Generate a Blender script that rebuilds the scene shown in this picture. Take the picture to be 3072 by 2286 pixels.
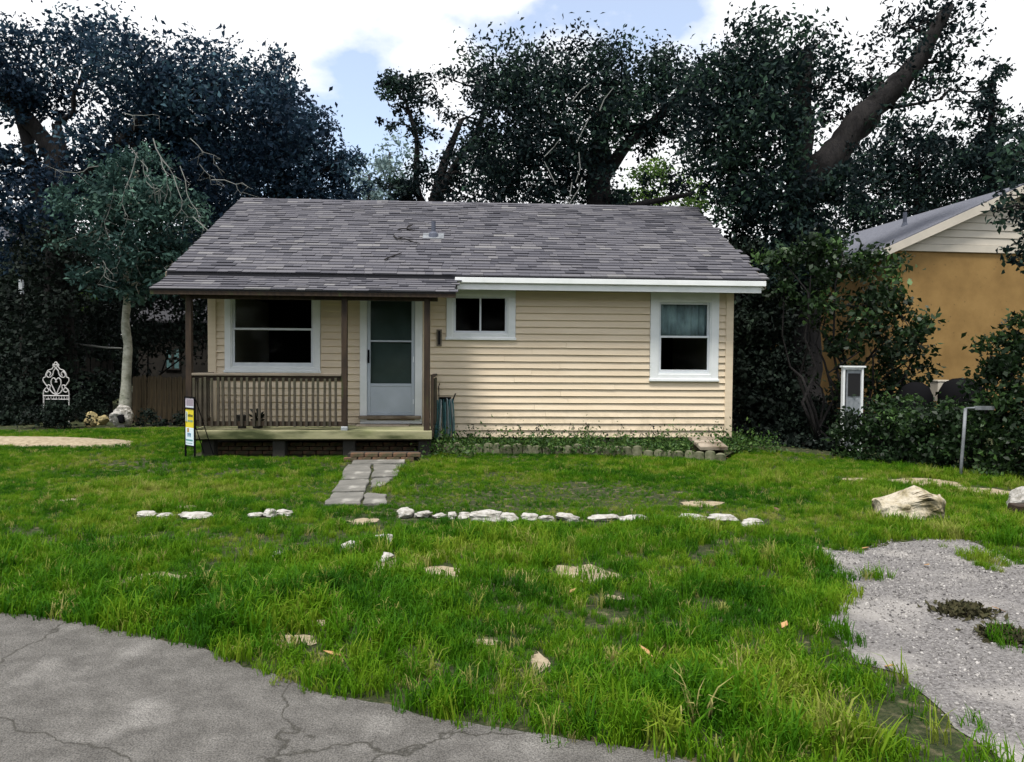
import bpy, bmesh, math, random
import numpy as np
from mathutils import Vector, Matrix, Euler
random.seed(7)
RNG = np.random.default_rng(11)
R = math.radians
scene = bpy.context.scene
for o in list(bpy.data.objects):
    bpy.data.objects.remove(o)
C = scene.collection

# ------------------------------------------------------------------ camera
EYE = 1.6
cam_d = bpy.data.cameras.new('camera')
cam = bpy.data.objects.new('camera', cam_d); C.objects.link(cam)
cam_d.sensor_width = 36.0
cam_d.lens = 26.0
cam_d.clip_start = 0.05
cam_d.clip_end = 2000
cam.location = (0, 0, EYE)
cam.rotation_euler = (R(90 - 1.76), R(-0.40), 0)
scene.camera = cam

# ------------------------------------------------------------------ sky, sun, exposure
SUN_EL, SUN_AZ = 67.0, 205.0          # compass style: 180 = behind the camera
world = bpy.data.worlds.new('World'); scene.world = world
world.use_nodes = True
wt = world.node_tree; wt.nodes.clear()
def wn(t, **k):
    n = wt.nodes.new(t)
    for a, b in k.items(): setattr(n, a, b)
    return n
sky = wn('ShaderNodeTexSky', sky_type='NISHITA', sun_disc=False)
sky.sun_elevation = R(SUN_EL); sky.sun_rotation = R(SUN_AZ)
sky.air_density = 1.0; sky.dust_density = 0.6; sky.ozone_density = 1.5
tc = wn('ShaderNodeTexCoord'); mp = wn('ShaderNodeMapping')
mp.inputs['Location'].default_value = (6.00, 3.43, 2.07)
mp.inputs['Scale'].default_value = (1.0, 1.0, 1.7)
cn = wn('ShaderNodeTexNoise'); cn.inputs['Scale'].default_value = 2.6; cn.inputs['Detail'].default_value = 7; cn.inputs['Roughness'].default_value = 0.52
cr = wn('ShaderNodeValToRGB')
cr.color_ramp.elements[0].position = 0.385; cr.color_ramp.elements[0].color = (0.28, 0.28, 0.28, 1)
cr.color_ramp.elements[1].position = 0.455; cr.color_ramp.elements[1].color = (1, 1, 1, 1)
cmx = wn('ShaderNodeMix', data_type='RGBA')
cmx.inputs[7].default_value = (4.9, 4.95, 5.05, 1)
bg = wn('ShaderNodeBackground'); bg.inputs['Strength'].default_value = 0.075
wo = wn('ShaderNodeOutputWorld')
L = wt.links.new
L(tc.outputs['Generated'], mp.inputs['Vector']); L(mp.outputs['Vector'], cn.inputs['Vector'])
L(cn.outputs['Fac'], cr.inputs['Fac']); L(cr.outputs['Color'], cmx.inputs[0])
L(sky.outputs['Color'], cmx.inputs[6]); L(cmx.outputs[2], bg.inputs['Color']); L(bg.outputs['Background'], wo.inputs['Surface'])

sun_d = bpy.data.lights.new('sun', 'SUN'); sun_d.energy = 1.5; sun_d.angle = R(16); sun_d.color = (1.0, 0.96, 0.9)
sun = bpy.data.objects.new('sun', sun_d); C.objects.link(sun)
az = R(SUN_AZ)
sdir = Vector((math.sin(az) * math.cos(R(SUN_EL)), math.cos(az) * math.cos(R(SUN_EL)), math.sin(R(SUN_EL))))
sun.rotation_euler = (-sdir).to_track_quat('-Z', 'Y').to_euler()
sun.location = (0, 0, 30)
vs = scene.view_settings
vs.view_transform = 'Standard'; vs.look = 'None'; vs.gamma = 1.0; vs.exposure = 1.72; vs.use_curve_mapping = False
scene.cycles.max_bounces = 6; scene.cycles.transparent_max_bounces = 8
scene.cycles.diffuse_bounces = 3; scene.cycles.glossy_bounces = 3

# ------------------------------------------------------------------ measuring helpers (photo measured on a 2220 wide grid)
CM = cam.rotation_euler.to_matrix()
def ray(vx, vy):
    s = 3072 / 2220
    d = CM @ Vector(((vx * s - 1536) / 2219, -(vy * s - 1143) / 2219, -1))
    return d
def at(vx, vy, d):
    r = ray(vx, vy); t = d / r.y
    return Vector((r.x * t, d, EYE + r.z * t))
def G(vx, vy, z=0.0):
    r = ray(vx, vy); t = (z - EYE) / r.z
    return Vector((r.x * t, r.y * t, z))

# ------------------------------------------------------------------ materials
def mat_new(name):
    m = bpy.data.materials.new(name); m.use_nodes = True
    nt = m.node_tree; nt.nodes.clear()
    out = nt.nodes.new('ShaderNodeOutputMaterial'); bs = nt.nodes.new('ShaderNodeBsdfPrincipled')
    nt.links.new(bs.outputs[0], out.inputs[0])
    return m, nt, bs, out
def c4(c): return (c[0], c[1], c[2], 1)
def pmat(name, col, rough=0.8, col2=None, nscale=4.0, ndetail=5, lo=0.35, hi=0.65, bump=None, metallic=0.0, spec=0.3, stretch=(1, 1, 1), third=None):
    m, nt, bs, out = mat_new(name)
    bs.inputs['Roughness'].default_value = rough; bs.inputs['Metallic'].default_value = metallic
    bs.inputs['Specular IOR Level'].default_value = spec
    t = nt.nodes.new('ShaderNodeTexCoord'); mp_ = nt.nodes.new('ShaderNodeMapping')
    mp_.inputs['Scale'].default_value = stretch
    nt.links.new(t.outputs['Object'], mp_.inputs[0])
    src = None
    if col2 is None: bs.inputs['Base Color'].default_value = c4(col)
    else:
        n = nt.nodes.new('ShaderNodeTexNoise'); n.inputs['Scale'].default_value = nscale; n.inputs['Detail'].default_value = ndetail
        n.inputs['Roughness'].default_value = 0.6
        nt.links.new(mp_.outputs[0], n.inputs['Vector'])
        r = nt.nodes.new('ShaderNodeValToRGB')
        r.color_ramp.elements[0].position = lo; r.color_ramp.elements[0].color = c4(col)
        r.color_ramp.elements[1].position = hi; r.color_ramp.elements[1].color = c4(col2)
        nt.links.new(n.outputs['Fac'], r.inputs[0]); src = r.outputs[0]
        if third:
            c3, sc3, l3, h3 = third
            n3 = nt.nodes.new('ShaderNodeTexNoise'); n3.inputs['Scale'].default_value = sc3; n3.inputs['Detail'].default_value = 6
            nt.links.new(mp_.outputs[0], n3.inputs['Vector'])
            mr = nt.nodes.new('ShaderNodeMapRange'); mr.inputs[1].default_value = l3; mr.inputs[2].default_value = h3
            nt.links.new(n3.outputs['Fac'], mr.inputs[0])
            mx = nt.nodes.new('ShaderNodeMix'); mx.data_type = 'RGBA'; mx.inputs[7].default_value = c4(c3)
            nt.links.new(mr.outputs[0], mx.inputs[0]); nt.links.new(src, mx.inputs[6]); src = mx.outputs[2]
        nt.links.new(src, bs.inputs['Base Color'])
    if bump:
        n2 = nt.nodes.new('ShaderNodeTexNoise'); n2.inputs['Scale'].default_value = bump[0]; n2.inputs['Detail'].default_value = 6
        nt.links.new(mp_.outputs[0], n2.inputs['Vector'])
        b = nt.nodes.new('ShaderNodeBump'); b.inputs['Strength'].default_value = bump[1]; b.inputs['Distance'].default_value = bump[2]
        nt.links.new(n2.outputs['Fac'], b.inputs['Height']); nt.links.new(b.outputs[0], bs.inputs['Normal'])
    return m
def tone_mat(name, stops, kind, rough=0.7, transl=0.0, spec=0.25, attr='tone', bump=None):
    """colour from a random tone: kind OBJECT (random per object), GEOMETRY / INSTANCER attribute"""
    m, nt, bs, out = mat_new(name)
    bs.inputs['Roughness'].default_value = rough; bs.inputs['Specular IOR Level'].default_value = spec
    if kind == 'OBJECT':
        a = nt.nodes.new('ShaderNodeObjectInfo'); s = a.outputs['Random']
    else:
        a = nt.nodes.new('ShaderNodeAttribute'); a.attribute_name = attr; a.attribute_type = kind; s = a.outputs['Fac']
    r = nt.nodes.new('ShaderNodeValToRGB')
    el = r.color_ramp.elements
    while len(el) < len(stops): el.new(0.5)
    for e, (p, c) in zip(el, stops): e.position = p; e.color = c4(c)
    nt.links.new(s, r.inputs[0]); nt.links.new(r.outputs[0], bs.inputs['Base Color'])
    if transl > 0:
        tr = nt.nodes.new('ShaderNodeBsdfTranslucent'); mx = nt.nodes.new('ShaderNodeMixShader'); mx.inputs[0].default_value = transl
        nt.links.new(r.outputs[0], tr.inputs[0]); nt.links.new(bs.outputs[0], mx.inputs[1]); nt.links.new(tr.outputs[0], mx.inputs[2])
        nt.links.new(mx.outputs[0], out.inputs[0])
    if bump:
        t = nt.nodes.new('ShaderNodeTexCoord')
        n2 = nt.nodes.new('ShaderNodeTexNoise'); n2.inputs['Scale'].default_value = bump[0]; n2.inputs['Detail'].default_value = 4
        nt.links.new(t.outputs['Object'], n2.inputs['Vector'])
        b = nt.nodes.new('ShaderNodeBump'); b.inputs['Strength'].default_value = bump[1]; b.inputs['Distance'].default_value = bump[2]
        nt.links.new(n2.outputs['Fac'], b.inputs['Height']); nt.links.new(b.outputs[0], bs.inputs['Normal'])
    return m
def glass_mat(name, ior=1.25, tint=(0.9, 0.95, 0.95), rough=0.02):
    m, nt, bs, out = mat_new(name)
    nt.nodes.remove(bs)
    fr = nt.nodes.new('ShaderNodeFresnel'); fr.inputs[0].default_value = ior
    tr = nt.nodes.new('ShaderNodeBsdfTransparent'); tr.inputs[0].default_value = c4(tint)
    gl = nt.nodes.new('ShaderNodeBsdfGlossy'); gl.inputs['Roughness'].default_value = rough
    mx = nt.nodes.new('ShaderNodeMixShader')
    nt.links.new(fr.outputs[0], mx.inputs[0]); nt.links.new(tr.outputs[0], mx.inputs[1]); nt.links.new(gl.outputs[0], mx.inputs[2]); nt.links.new(mx.outputs[0], out.inputs[0])
    return m

M = {}
M['siding'] = pmat('vinyl siding', (0.66, 0.54, 0.385), 0.55, (0.74, 0.62, 0.46), 2.2, 6, 0.3, 0.7, bump=(60, 0.12, 0.002), stretch=(0.6, 1, 4), third=((0.40, 0.33, 0.22), 1.1, 0.64, 0.9))
def add_splash(m, z0, z1, col):
    nt = m.node_tree; bs = next(n for n in nt.nodes if n.type == 'BSDF_PRINCIPLED'); src = bs.inputs['Base Color'].links[0].from_socket
    t = nt.nodes.new('ShaderNodeTexCoord'); sp_ = nt.nodes.new('ShaderNodeSeparateXYZ'); nt.links.new(t.outputs['Object'], sp_.inputs[0])
    mr = nt.nodes.new('ShaderNodeMapRange'); mr.inputs[1].default_value = z1; mr.inputs[2].default_value = z0; nt.links.new(sp_.outputs['Z'], mr.inputs[0])
    n = nt.nodes.new('ShaderNodeTexNoise'); n.inputs['Scale'].default_value = 5.0; n.inputs['Detail'].default_value = 9; n.inputs['Roughness'].default_value = .75; nt.links.new(t.outputs['Object'], n.inputs['Vector'])
    m2 = nt.nodes.new('ShaderNodeMapRange'); m2.inputs[1].default_value = .45; m2.inputs[2].default_value = .75; nt.links.new(n.outputs['Fac'], m2.inputs[0])
    mu = nt.nodes.new('ShaderNodeMath'); mu.operation = 'MULTIPLY'; nt.links.new(mr.outputs[0], mu.inputs[0]); nt.links.new(m2.outputs[0], mu.inputs[1])
    mx = nt.nodes.new('ShaderNodeMix'); mx.data_type = 'RGBA'; mx.inputs[7].default_value = c4(col)
    nt.links.new(mu.outputs[0], mx.inputs[0]); nt.links.new(src, mx.inputs[6]); nt.links.new(mx.outputs[2], bs.inputs['Base Color'])
add_splash(M['siding'], 0.2, 0.8, (0.17, 0.15, 0.075))
M['white'] = pmat('white painted trim', (0.80, 0.82, 0.82), 0.5, (0.70, 0.73, 0.72), 3.0, 6, 0.4, 0.75, bump=(40, 0.08, 0.002))
M['whitemetal'] = pmat('white aluminium', (0.72, 0.75, 0.78), 0.4, (0.62, 0.66, 0.69), 5.0, 4)
M['doormetal'] = pmat('grey storm door aluminium', (0.47, 0.52, 0.58), 0.45, (0.40, 0.45, 0.50), 2.5, 6, bump=(70, 0.1, 0.001))
M['innerdoor'] = pmat('inner door paint', (0.20, 0.225, 0.22), 0.6, (0.14, 0.16, 0.157), 1.5, 5)
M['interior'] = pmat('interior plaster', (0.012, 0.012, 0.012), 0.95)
M['soffit'] = pmat('soffit board', (0.06, 0.06, 0.05), 0.8, (0.035, 0.035, 0.03), 3)  # shade under the eaves put into the dark colour
M['darkwood'] = pmat('dark stained wood', (0.050, 0.032, 0.019), 0.75, (0.020, 0.014, 0.010), 6, 6, bump=(30, 0.3, 0.004), stretch=(3, 3, 0.5), third=((0.05, 0.07, 0.02), 2.5, 0.6, 0.8))
M['railwood'] = pmat('weathered rail wood', (0.085, 0.070, 0.05), 0.8, (0.035, 0.030, 0.022), 7, 6, bump=(40, 0.35, 0.003), stretch=(3, 3, 0.6), third=((0.06, 0.075, 0.03), 3.0, 0.5, 0.75))
M['toprail'] = pmat('weathered top rail', (0.22, 0.185, 0.14), 0.8, (0.13, 0.11, 0.085), 5, 6, bump=(40, 0.35, 0.003), stretch=(0.5, 3, 3))
M['deckwood'] = pmat('mossy deck board', (0.33, 0.31, 0.19), 0.85, (0.20, 0.21, 0.10), 2.5, 7, bump=(35, 0.3, 0.004), stretch=(0.6, 2, 2), third=((0.045, 0.055, 0.020), 2.6, 0.46, 0.66))
M['skirt'] = pmat('dark skirting', (0.03, 0.028, 0.024), 0.9)
M['slat'] = pmat('skirting slat', (0.16, 0.15, 0.11), 0.9, (0.07, 0.075, 0.05), 9, 4)
M['brick'] = pmat('brown brick', (0.16, 0.085, 0.05), 0.9, (0.08, 0.06, 0.04), 12, 5, bump=(50, 0.4, 0.004), third=((0.05, 0.06, 0.025), 3.0, 0.5, 0.7))
M['roofdeck'] = pmat('roof felt', (0.035, 0.035, 0.04), 0.95)
SH = [(0.0, (0.046, 0.046, 0.056)), (0.15, (0.076, 0.075, 0.088)), (0.6, (0.098, 0.096, 0.109)), (0.93, (0.120, 0.117, 0.127)), (1.0, (0.17, 0.166, 0.17))]
M['shingle'] = tone_mat('asphalt shingle', SH, 'OBJECT', 0.85, bump=(220, 0.35, 0.003))
M['shingles'] = tone_mat('asphalt shingle field', SH, 'GEOMETRY', 0.85, bump=(220, 0.35, 0.003))
M['glass'] = glass_mat('window glass', 1.10)
M['screen'] = pmat('insect screen', (0.012, 0.012, 0.013), 0.8)
M['doorglass'] = glass_mat('door glass', 1.3, (0.74, 0.80, 0.785), 0.08)
M['curtain'] = pmat('sheer curtain', (0.40, 0.47, 0.49), 0.9, (0.22, 0.26, 0.28), 3.5, 5, 0.4, 0.65, stretch=(2.0, 1, 0.6))
M['metal'] = pmat('galvanised steel', (0.42, 0.45, 0.48), 0.4, (0.3, 0.33, 0.36), 12, 4, metallic=0.5)
M['pipe'] = pmat('vent pipe', (0.075, 0.085, 0.115), 0.6)
M['lead'] = pmat('dull grey metal', (0.21, 0.225, 0.24), 0.6, (0.12, 0.13, 0.14), 9, 4)
M['black'] = pmat('black metal', (0.008, 0.008, 0.009), 0.9, spec=0.0)
M['hose'] = pmat('teal hose', (0.025, 0.11, 0.12), 0.45, (0.05, 0.17, 0.18), 7, 3, spec=0.5)
M['hosegrey'] = pmat('grey hose stripe', (0.30, 0.36, 0.37), 0.5)
M['pot'] = pmat('dark flower pot', (0.03, 0.028, 0.025), 0.7)
M['rock'] = pmat('limestone', (0.46, 0.41, 0.32), 0.9, (0.24, 0.195, 0.10), 4.5, 9, 0.42, 0.60, bump=(13, 1.0, 0.07), third=((0.055, 0.05, 0.028), 5.0, 0.54, 0.66))
M['whitestone'] = pmat('whitewashed edging stone', (0.42, 0.405, 0.38), 0.85, (0.23, 0.215, 0.185), 18, 6, 0.4, 0.65, bump=(40, 0.6, 0.01), third=((0.12, 0.11, 0.07), 9, 0.62, 0.75))
M['tanstone'] = pmat('tan field stone', (0.40, 0.32, 0.15), 0.9, (0.24, 0.20, 0.10), 7, 6, bump=(25, 0.6, 0.01))
M['edging'] = pmat('mossy concrete edging', (0.20, 0.195, 0.13), 0.9, (0.085, 0.095, 0.045), 7, 6, bump=(30, 0.6, 0.012), third=((0.03, 0.045, 0.012), 4, 0.45, 0.62))
M['plank'] = pmat('weathered plank', (0.33, 0.28, 0.22), 0.85, (0.12, 0.09, 0.06), 3.0, 6, 0.42, 0.62, bump=(30, 0.4, 0.005), stretch=(0.6, 2, 2))
M['concrete'] = pmat('old concrete', (0.088, 0.083, 0.076), 0.92, (0.135, 0.128, 0.118), 7.0, 10, 0.38, 0.66, bump=(60, 1.0, 0.02), third=((0.22, 0.21, 0.195), 2.6, 0.56, 0.78))
def add_cracks(m, scale, dark):
    nt = m.node_tree; bs = next(n for n in nt.nodes if n.type == 'BSDF_PRINCIPLED'); src = bs.inputs['Base Color'].links[0].from_socket
    t = nt.nodes.new('ShaderNodeTexCoord'); n = nt.nodes.new('ShaderNodeTexNoise'); n.inputs['Scale'].default_value = 3.0; n.inputs['Detail'].default_value = 6
    nt.links.new(t.outputs['Object'], n.inputs['Vector'])
    ad = nt.nodes.new('ShaderNodeMix'); ad.data_type = 'RGBA'; ad.blend_type = 'LINEAR_LIGHT'; ad.inputs[0].default_value = 0.22
    nt.links.new(t.outputs['Object'], ad.inputs[6]); nt.links.new(n.outputs['Color'], ad.inputs[7])
    v = nt.nodes.new('ShaderNodeTexVoronoi'); v.feature = 'DISTANCE_TO_EDGE'; v.inputs['Scale'].default_value = scale; nt.links.new(ad.outputs[2], v.inputs['Vector'])
    mr = nt.nodes.new('ShaderNodeMapRange'); mr.inputs[1].default_value = 0.001; mr.inputs[2].default_value = 0.006; nt.links.new(v.outputs['Distance'], mr.inputs[0])
    mx = nt.nodes.new('ShaderNodeMix'); mx.data_type = 'RGBA'; mx.inputs[6].default_value = c4(dark)
    nt.links.new(mr.outputs[0], mx.inputs[0]); nt.links.new(src, mx.inputs[7]); nt.links.new(mx.outputs[2], bs.inputs['Base Color'])
    n2 = nt.nodes.new('ShaderNodeTexNoise'); n2.inputs['Scale'].default_value = 140; nt.links.new(t.outputs['Object'], n2.inputs['Vector'])
    m2 = nt.nodes.new('ShaderNodeMapRange'); m2.inputs[1].default_value = .34; m2.inputs[2].default_value = .62; m2.inputs[3].default_value = .55; m2.inputs[4].default_value = 1.35; nt.links.new(n2.outputs['Fac'], m2.inputs[0])
    mu = nt.nodes.new('ShaderNodeMix'); mu.data_type = 'RGBA'; mu.blend_type = 'MULTIPLY'; mu.inputs[0].default_value = 1.0
    nt.links.new(mx.outputs[2], mu.inputs[6]); nt.links.new(m2.outputs[0], mu.inputs[7]); nt.links.new(mu.outputs[2], bs.inputs['Base Color'])
add_cracks(M['concrete'], 0.55, (0.05, 0.047, 0.04))
M['path'] = pmat('walk concrete', (0.115, 0.112, 0.10), 0.9, (0.18, 0.172, 0.155), 4.0, 9, 0.4, 0.66, bump=(40, 0.7, 0.012), third=((0.30, 0.29, 0.26), 3.4, 0.58, 0.68))
M['gravel'] = pmat('pale gravel', (0.27, 0.257, 0.25), 0.95, (0.12, 0.112, 0.108), 60, 9, 0.36, 0.6, bump=(75, 1.0, 0.025), third=((0.34, 0.32, 0.30), 1.6, 0.5, 0.66))
M['pebbles'] = tone_mat('pebble', [(0, (0.07, 0.065, 0.065)), (0.5, (0.23, 0.22, 0.21)), (1, (0.42, 0.40, 0.38))], 'INSTANCER', 0.9)
M['sand'] = pmat('bare sandy soil', (0.36, 0.30, 0.21), 0.95, (0.22, 0.175, 0.11), 14, 8, 0.35, 0.65, bump=(50, 0.8, 0.012))
M['soil'] = pmat('lawn soil', (0.050, 0.056, 0.020), 0.95, (0.018, 0.032, 0.006), 38, 10, 0.38, 0.60, bump=(55, 1.0, 0.04), third=((0.20, 0.165, 0.10), 9.0, 0.55, 0.72))
M['bark'] = pmat('dark bark', (0.020, 0.018, 0.017), 0.95, (0.009, 0.008, 0.009), 8, 6, bump=(18, 0.9, 0.03), stretch=(2, 2, 0.5))
M['palebark'] = pmat('pale lichen bark', (0.40, 0.40, 0.34), 0.9, (0.20, 0.21, 0.16), 5.0, 7, 0.38, 0.62, bump=(20, 0.6, 0.012), stretch=(1, 1, 1.6), third=((0.06, 0.06, 0.045), 6, 0.6, 0.72))
M['twig'] = pmat('pale dead twig', (0.20, 0.205, 0.19), 0.9)
M['stucco'] = pmat('ochre stucco', (0.29, 0.178, 0.062), 0.9, (0.20, 0.118, 0.038), 1.6, 9, 0.35, 0.68, bump=(70, 0.5, 0.008), third=((0.10, 0.062, 0.025), 11.0, 0.64, 0.74))
M['cream'] = pmat('cream lap siding', (0.55, 0.50, 0.42), 0.6, (0.48, 0.44, 0.37), 2, 5)
M['greyroof'] = pmat('blue grey roof shingles', (0.13, 0.135, 0.16), 0.9, (0.085, 0.09, 0.11), 14, 6, bump=(60, 0.6, 0.01))
M['fence'] = pmat('brown fence board', (0.085, 0.06, 0.03), 0.9, (0.03, 0.023, 0.013), 5, 6, bump=(25, 0.5, 0.006), stretch=(3, 3, 0.4), third=((0.012, 0.012, 0.01), 2.0, 0.5, 0.75))
M['fencedark'] = pmat('shade darkened fence board', (0.018, 0.015, 0.010), 0.9, (0.008, 0.007, 0.006), 5, 6, stretch=(3, 3, 0.4))  # brown boards darkened to stand in for deep shade
M['shedwall'] = pmat('dark shed wall', (0.025, 0.022, 0.018), 0.9, (0.015, 0.013, 0.011), 3)
M['shedpane'] = pmat('greenish shed pane', (0.12, 0.22, 0.22), 0.2, (0.08, 0.15, 0.16), 6)
M['greywall'] = pmat('grey neighbour wall', (0.07, 0.075, 0.09), 0.8)
M['iron'] = pmat('white painted iron', (0.58, 0.57, 0.57), 0.55, (0.38, 0.37, 0.36), 20, 4)
M['signwhite'] = pmat('sign white', (0.66, 0.78, 0.83), 0.45)
M['signyellow'] = pmat('sign yellow', (0.72, 0.60, 0.03), 0.45, (0.62, 0.50, 0.02), 6)
M['signtop'] = pmat('sign rider', (0.52, 0.47, 0.54), 0.5)
M['signink'] = pmat('sign dark ink', (0.03, 0.05, 0.03), 0.6)
M['signgrey'] = pmat('sign grey ink', (0.17, 0.14, 0.17), 0.6)
M['signblue'] = pmat('sign blue ink', (0.03, 0.16, 0.30), 0.6)
M['signteal'] = pmat('sign teal ink', (0.08, 0.26, 0.25), 0.6)
M['signbrown'] = pmat('sign brown ink', (0.42, 0.24, 0.08), 0.6)
M['paper'] = pmat('white litter', (0.6, 0.63, 0.66), 0.7)
M['deadleaf'] = pmat('dead leaf', (0.42, 0.28, 0.12), 0.8, (0.3, 0.12, 0.05), 20)
M['litter'] = pmat('brown leaf litter', (0.055, 0.047, 0.022), 0.95, (0.035, 0.038, 0.014), 30, 4)
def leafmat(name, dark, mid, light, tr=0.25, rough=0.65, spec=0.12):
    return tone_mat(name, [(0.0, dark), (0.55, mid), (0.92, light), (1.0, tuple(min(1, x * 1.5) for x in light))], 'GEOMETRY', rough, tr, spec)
M['leaf_oak'] = leafmat('oak leaves', (0.005, 0.011, 0.014), (0.012, 0.027, 0.026), (0.034, 0.068, 0.042))
M['leaf_blue'] = leafmat('blue veiled oak leaves', (0.009, 0.021, 0.040), (0.020, 0.046, 0.078), (0.046, 0.092, 0.115))  # blue lens veil put into the leaf colour
M['leaf_teal'] = leafmat('teal young leaves', (0.018, 0.045, 0.041), (0.038, 0.083, 0.071), (0.08, 0.15, 0.115))
M['leaf_green'] = leafmat('broad green leaves', (0.007, 0.018, 0.006), (0.016, 0.040, 0.012), (0.060, 0.120, 0.030), 0.25, 0.5, 0.3)
M['leaf_bright'] = leafmat('sunlit green leaves', (0.05, 0.10, 0.02), (0.09, 0.17, 0.03), (0.17, 0.27, 0.05))  # sunlight put into the leaf colour as brighter greens
M['leaf_dark'] = leafmat('shade darkened leaves', (0.006, 0.010, 0.008), (0.011, 0.019, 0.014), (0.026, 0.042, 0.028), 0.12)  # deep shade put into the leaf colour
M['leaf_far'] = leafmat('hazy far leaves', (0.10, 0.16, 0.17), (0.16, 0.23, 0.23), (0.22, 0.29, 0.28))  # distance haze put into the pale leaf colour
M['grass'] = tone_mat('grass blades', [(0.0, (0.022, 0.092, 0.003)), (0.3, (0.056, 0.168, 0.004)), (0.62, (0.112, 0.228, 0.007)), (0.88, (0.195, 0.270, 0.022)), (1.0, (0.36, 0.33, 0.12))], 'INSTANCER', 0.65, 0.42, 0.12)
M['weeds'] = tone_mat('weed leaves', [(0.0, (0.022, 0.055, 0.012)), (0.5, (0.045, 0.11, 0.02)), (1.0, (0.10, 0.17, 0.035))], 'GEOMETRY', 0.55, 0.3, 0.3)

# ------------------------------------------------------------------ object helpers
def tag(o, label=None, cat=None, group=None, kind=None):
    if label: o['label'] = label
    if cat: o['category'] = cat
    if group: o['group'] = group
    if kind: o['kind'] = kind
    return o
def empty(name, loc=(0, 0, 0), rz=0.0):
    o = bpy.data.objects.new(name, None); C.objects.link(o)
    o.location = loc; o.rotation_euler = (0, 0, rz); o.empty_display_size = 0.2
    return o
def link(name, me, parent=None, loc=None, rot=None):
    o = bpy.data.objects.new(name, me); C.objects.link(o)
    if parent is not None: o.parent = parent
    if loc is not None: o.location = loc
    if rot is not None: o.rotation_euler = rot
    return o
class MB:
    """collects shapes, then builds one mesh object"""
    def __init__(s): s.v = []; s.f = []
    def add(s, v, f):
        n = len(s.v); s.v += [tuple(p) for p in v]; s.f += [tuple(i + n for i in q) for q in f]; return s
    def box(s, x0, x1, y0, y1, z0, z1):
        return s.add([(x0, y0, z0), (x1, y0, z0), (x1, y1, z0), (x0, y1, z0), (x0, y0, z1), (x1, y0, z1), (x1, y1, z1), (x0, y1, z1)],
                     [(0, 3, 2, 1), (4, 5, 6, 7), (0, 1, 5, 4), (1, 2, 6, 5), (2, 3, 7, 6), (3, 0, 4, 7)])
    def prism(s, poly, a, b, axis='x'):
        n = len(poly)
        def P(u, p):
            return {'x': (u, p[0], p[1]), 'y': (p[0], u, p[1]), 'z': (p[0], p[1], u)}[axis]
        v = [P(a, p) for p in poly] + [P(b, p) for p in poly]
        f = [tuple(range(n))[::-1], tuple(range(n, 2 * n))] + [(i, (i + 1) % n, n + (i + 1) % n, n + i) for i in range(n)]
        return s.add(v, f)
    def tube(s, pts, rad, sides=7, cap=True):
        pts = [Vector(p) for p in pts]; n = len(pts)
        if not hasattr(rad, '__len__'): rad = [rad] * n
        base = len(s.v); prev = None
        for i, p in enumerate(pts):
            t = (pts[min(i + 1, n - 1)] - pts[max(i - 1, 0)])
            t = t.normalized() if t.length > 1e-6 else Vector((0, 0, 1))
            if prev is None:
                a = t.cross(Vector((0, 0, 1)) if abs(t.z) < 0.9 else Vector((1, 0, 0))).normalized()
            else:
                a = (prev - t * prev.dot(t)); a = a.normalized() if a.length > 1e-6 else prev
            b = t.cross(a); prev = a
            for k in range(sides):
                w = 2 * math.pi * k / sides
                s.v.append(tuple(p + (a * math.cos(w) + b * math.sin(w)) * rad[i]))
        for i in range(n - 1):
            for k in range(sides):
                k2 = (k + 1) % sides
                s.f.append((base + i * sides + k, base + i * sides + k2, base + (i + 1) * sides + k2, base + (i + 1) * sides + k))
        if cap:
            s.f.append(tuple(base + k for k in range(sides))[::-1]); s.f.append(tuple(base + (n - 1) * sides + k for k in range(sides)))
        return s
    def mesh(s, name, mat, smooth=False, bevel=0.0):
        me = bpy.data.meshes.new(name); me.from_pydata(s.v, [], s.f)
        bm = bmesh.new(); bm.from_mesh(me)
        bmesh.ops.recalc_face_normals(bm, faces=bm.faces)
        if bevel > 0:
            bmesh.ops.bevel(bm, geom=list(bm.edges), offset=bevel, segments=1, affect='EDGES', clamp_overlap=True)
        bm.to_mesh(me); bm.free()
        me.materials.append(M[mat] if isinstance(mat, str) else mat)
        if smooth: me.polygons.foreach_set('use_smooth', [True] * len(me.polygons))
        me.update(); return me
    def build(s, name, mat, parent=None, smooth=False, bevel=0.0, loc=None, rot=None):
        return link(name, s.mesh(name, mat, smooth, bevel), parent, loc, rot)
def box(name, x0, x1, y0, y1, z0, z1, mat, parent=None, bevel=0.004):
    return MB().box(x0, x1, y0, y1, z0, z1).build(name, mat, parent, bevel=bevel)
# cheap smooth value noise in numpy
def vnoise(x, y, seed=0, scale=1.0, octaves=3):
    x = np.asarray(x, float) * scale; y = np.asarray(y, float) * scale; out = 0; amp = 1; tot = 0
    def h(ix, iy, s):
        n = (ix.astype(np.int64) * 374761393 + iy.astype(np.int64) * 668265263 + s * 974634757) & 0x7fffffff
        n = ((n ^ (n >> 13)) * 1274126177) & 0x7fffffff
        return ((n ^ (n >> 16)) & 0xffff) / 65535.0
    for o in range(octaves):
        ix = np.floor(x); iy = np.floor(y); fx = x - ix; fy = y - iy
        fx = fx * fx * (3 - 2 * fx); fy = fy * fy * (3 - 2 * fy)
        a = h(ix, iy, seed + o) * (1 - fx) + h(ix + 1, iy, seed + o) * fx
        b = h(ix, iy + 1, seed + o) * (1 - fx) + h(ix + 1, iy + 1, seed + o) * fx
        out = out + amp * (a * (1 - fy) + b * fy); tot += amp; amp *= 0.5; x = x * 2.03; y = y * 2.03
    return out / tot
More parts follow.
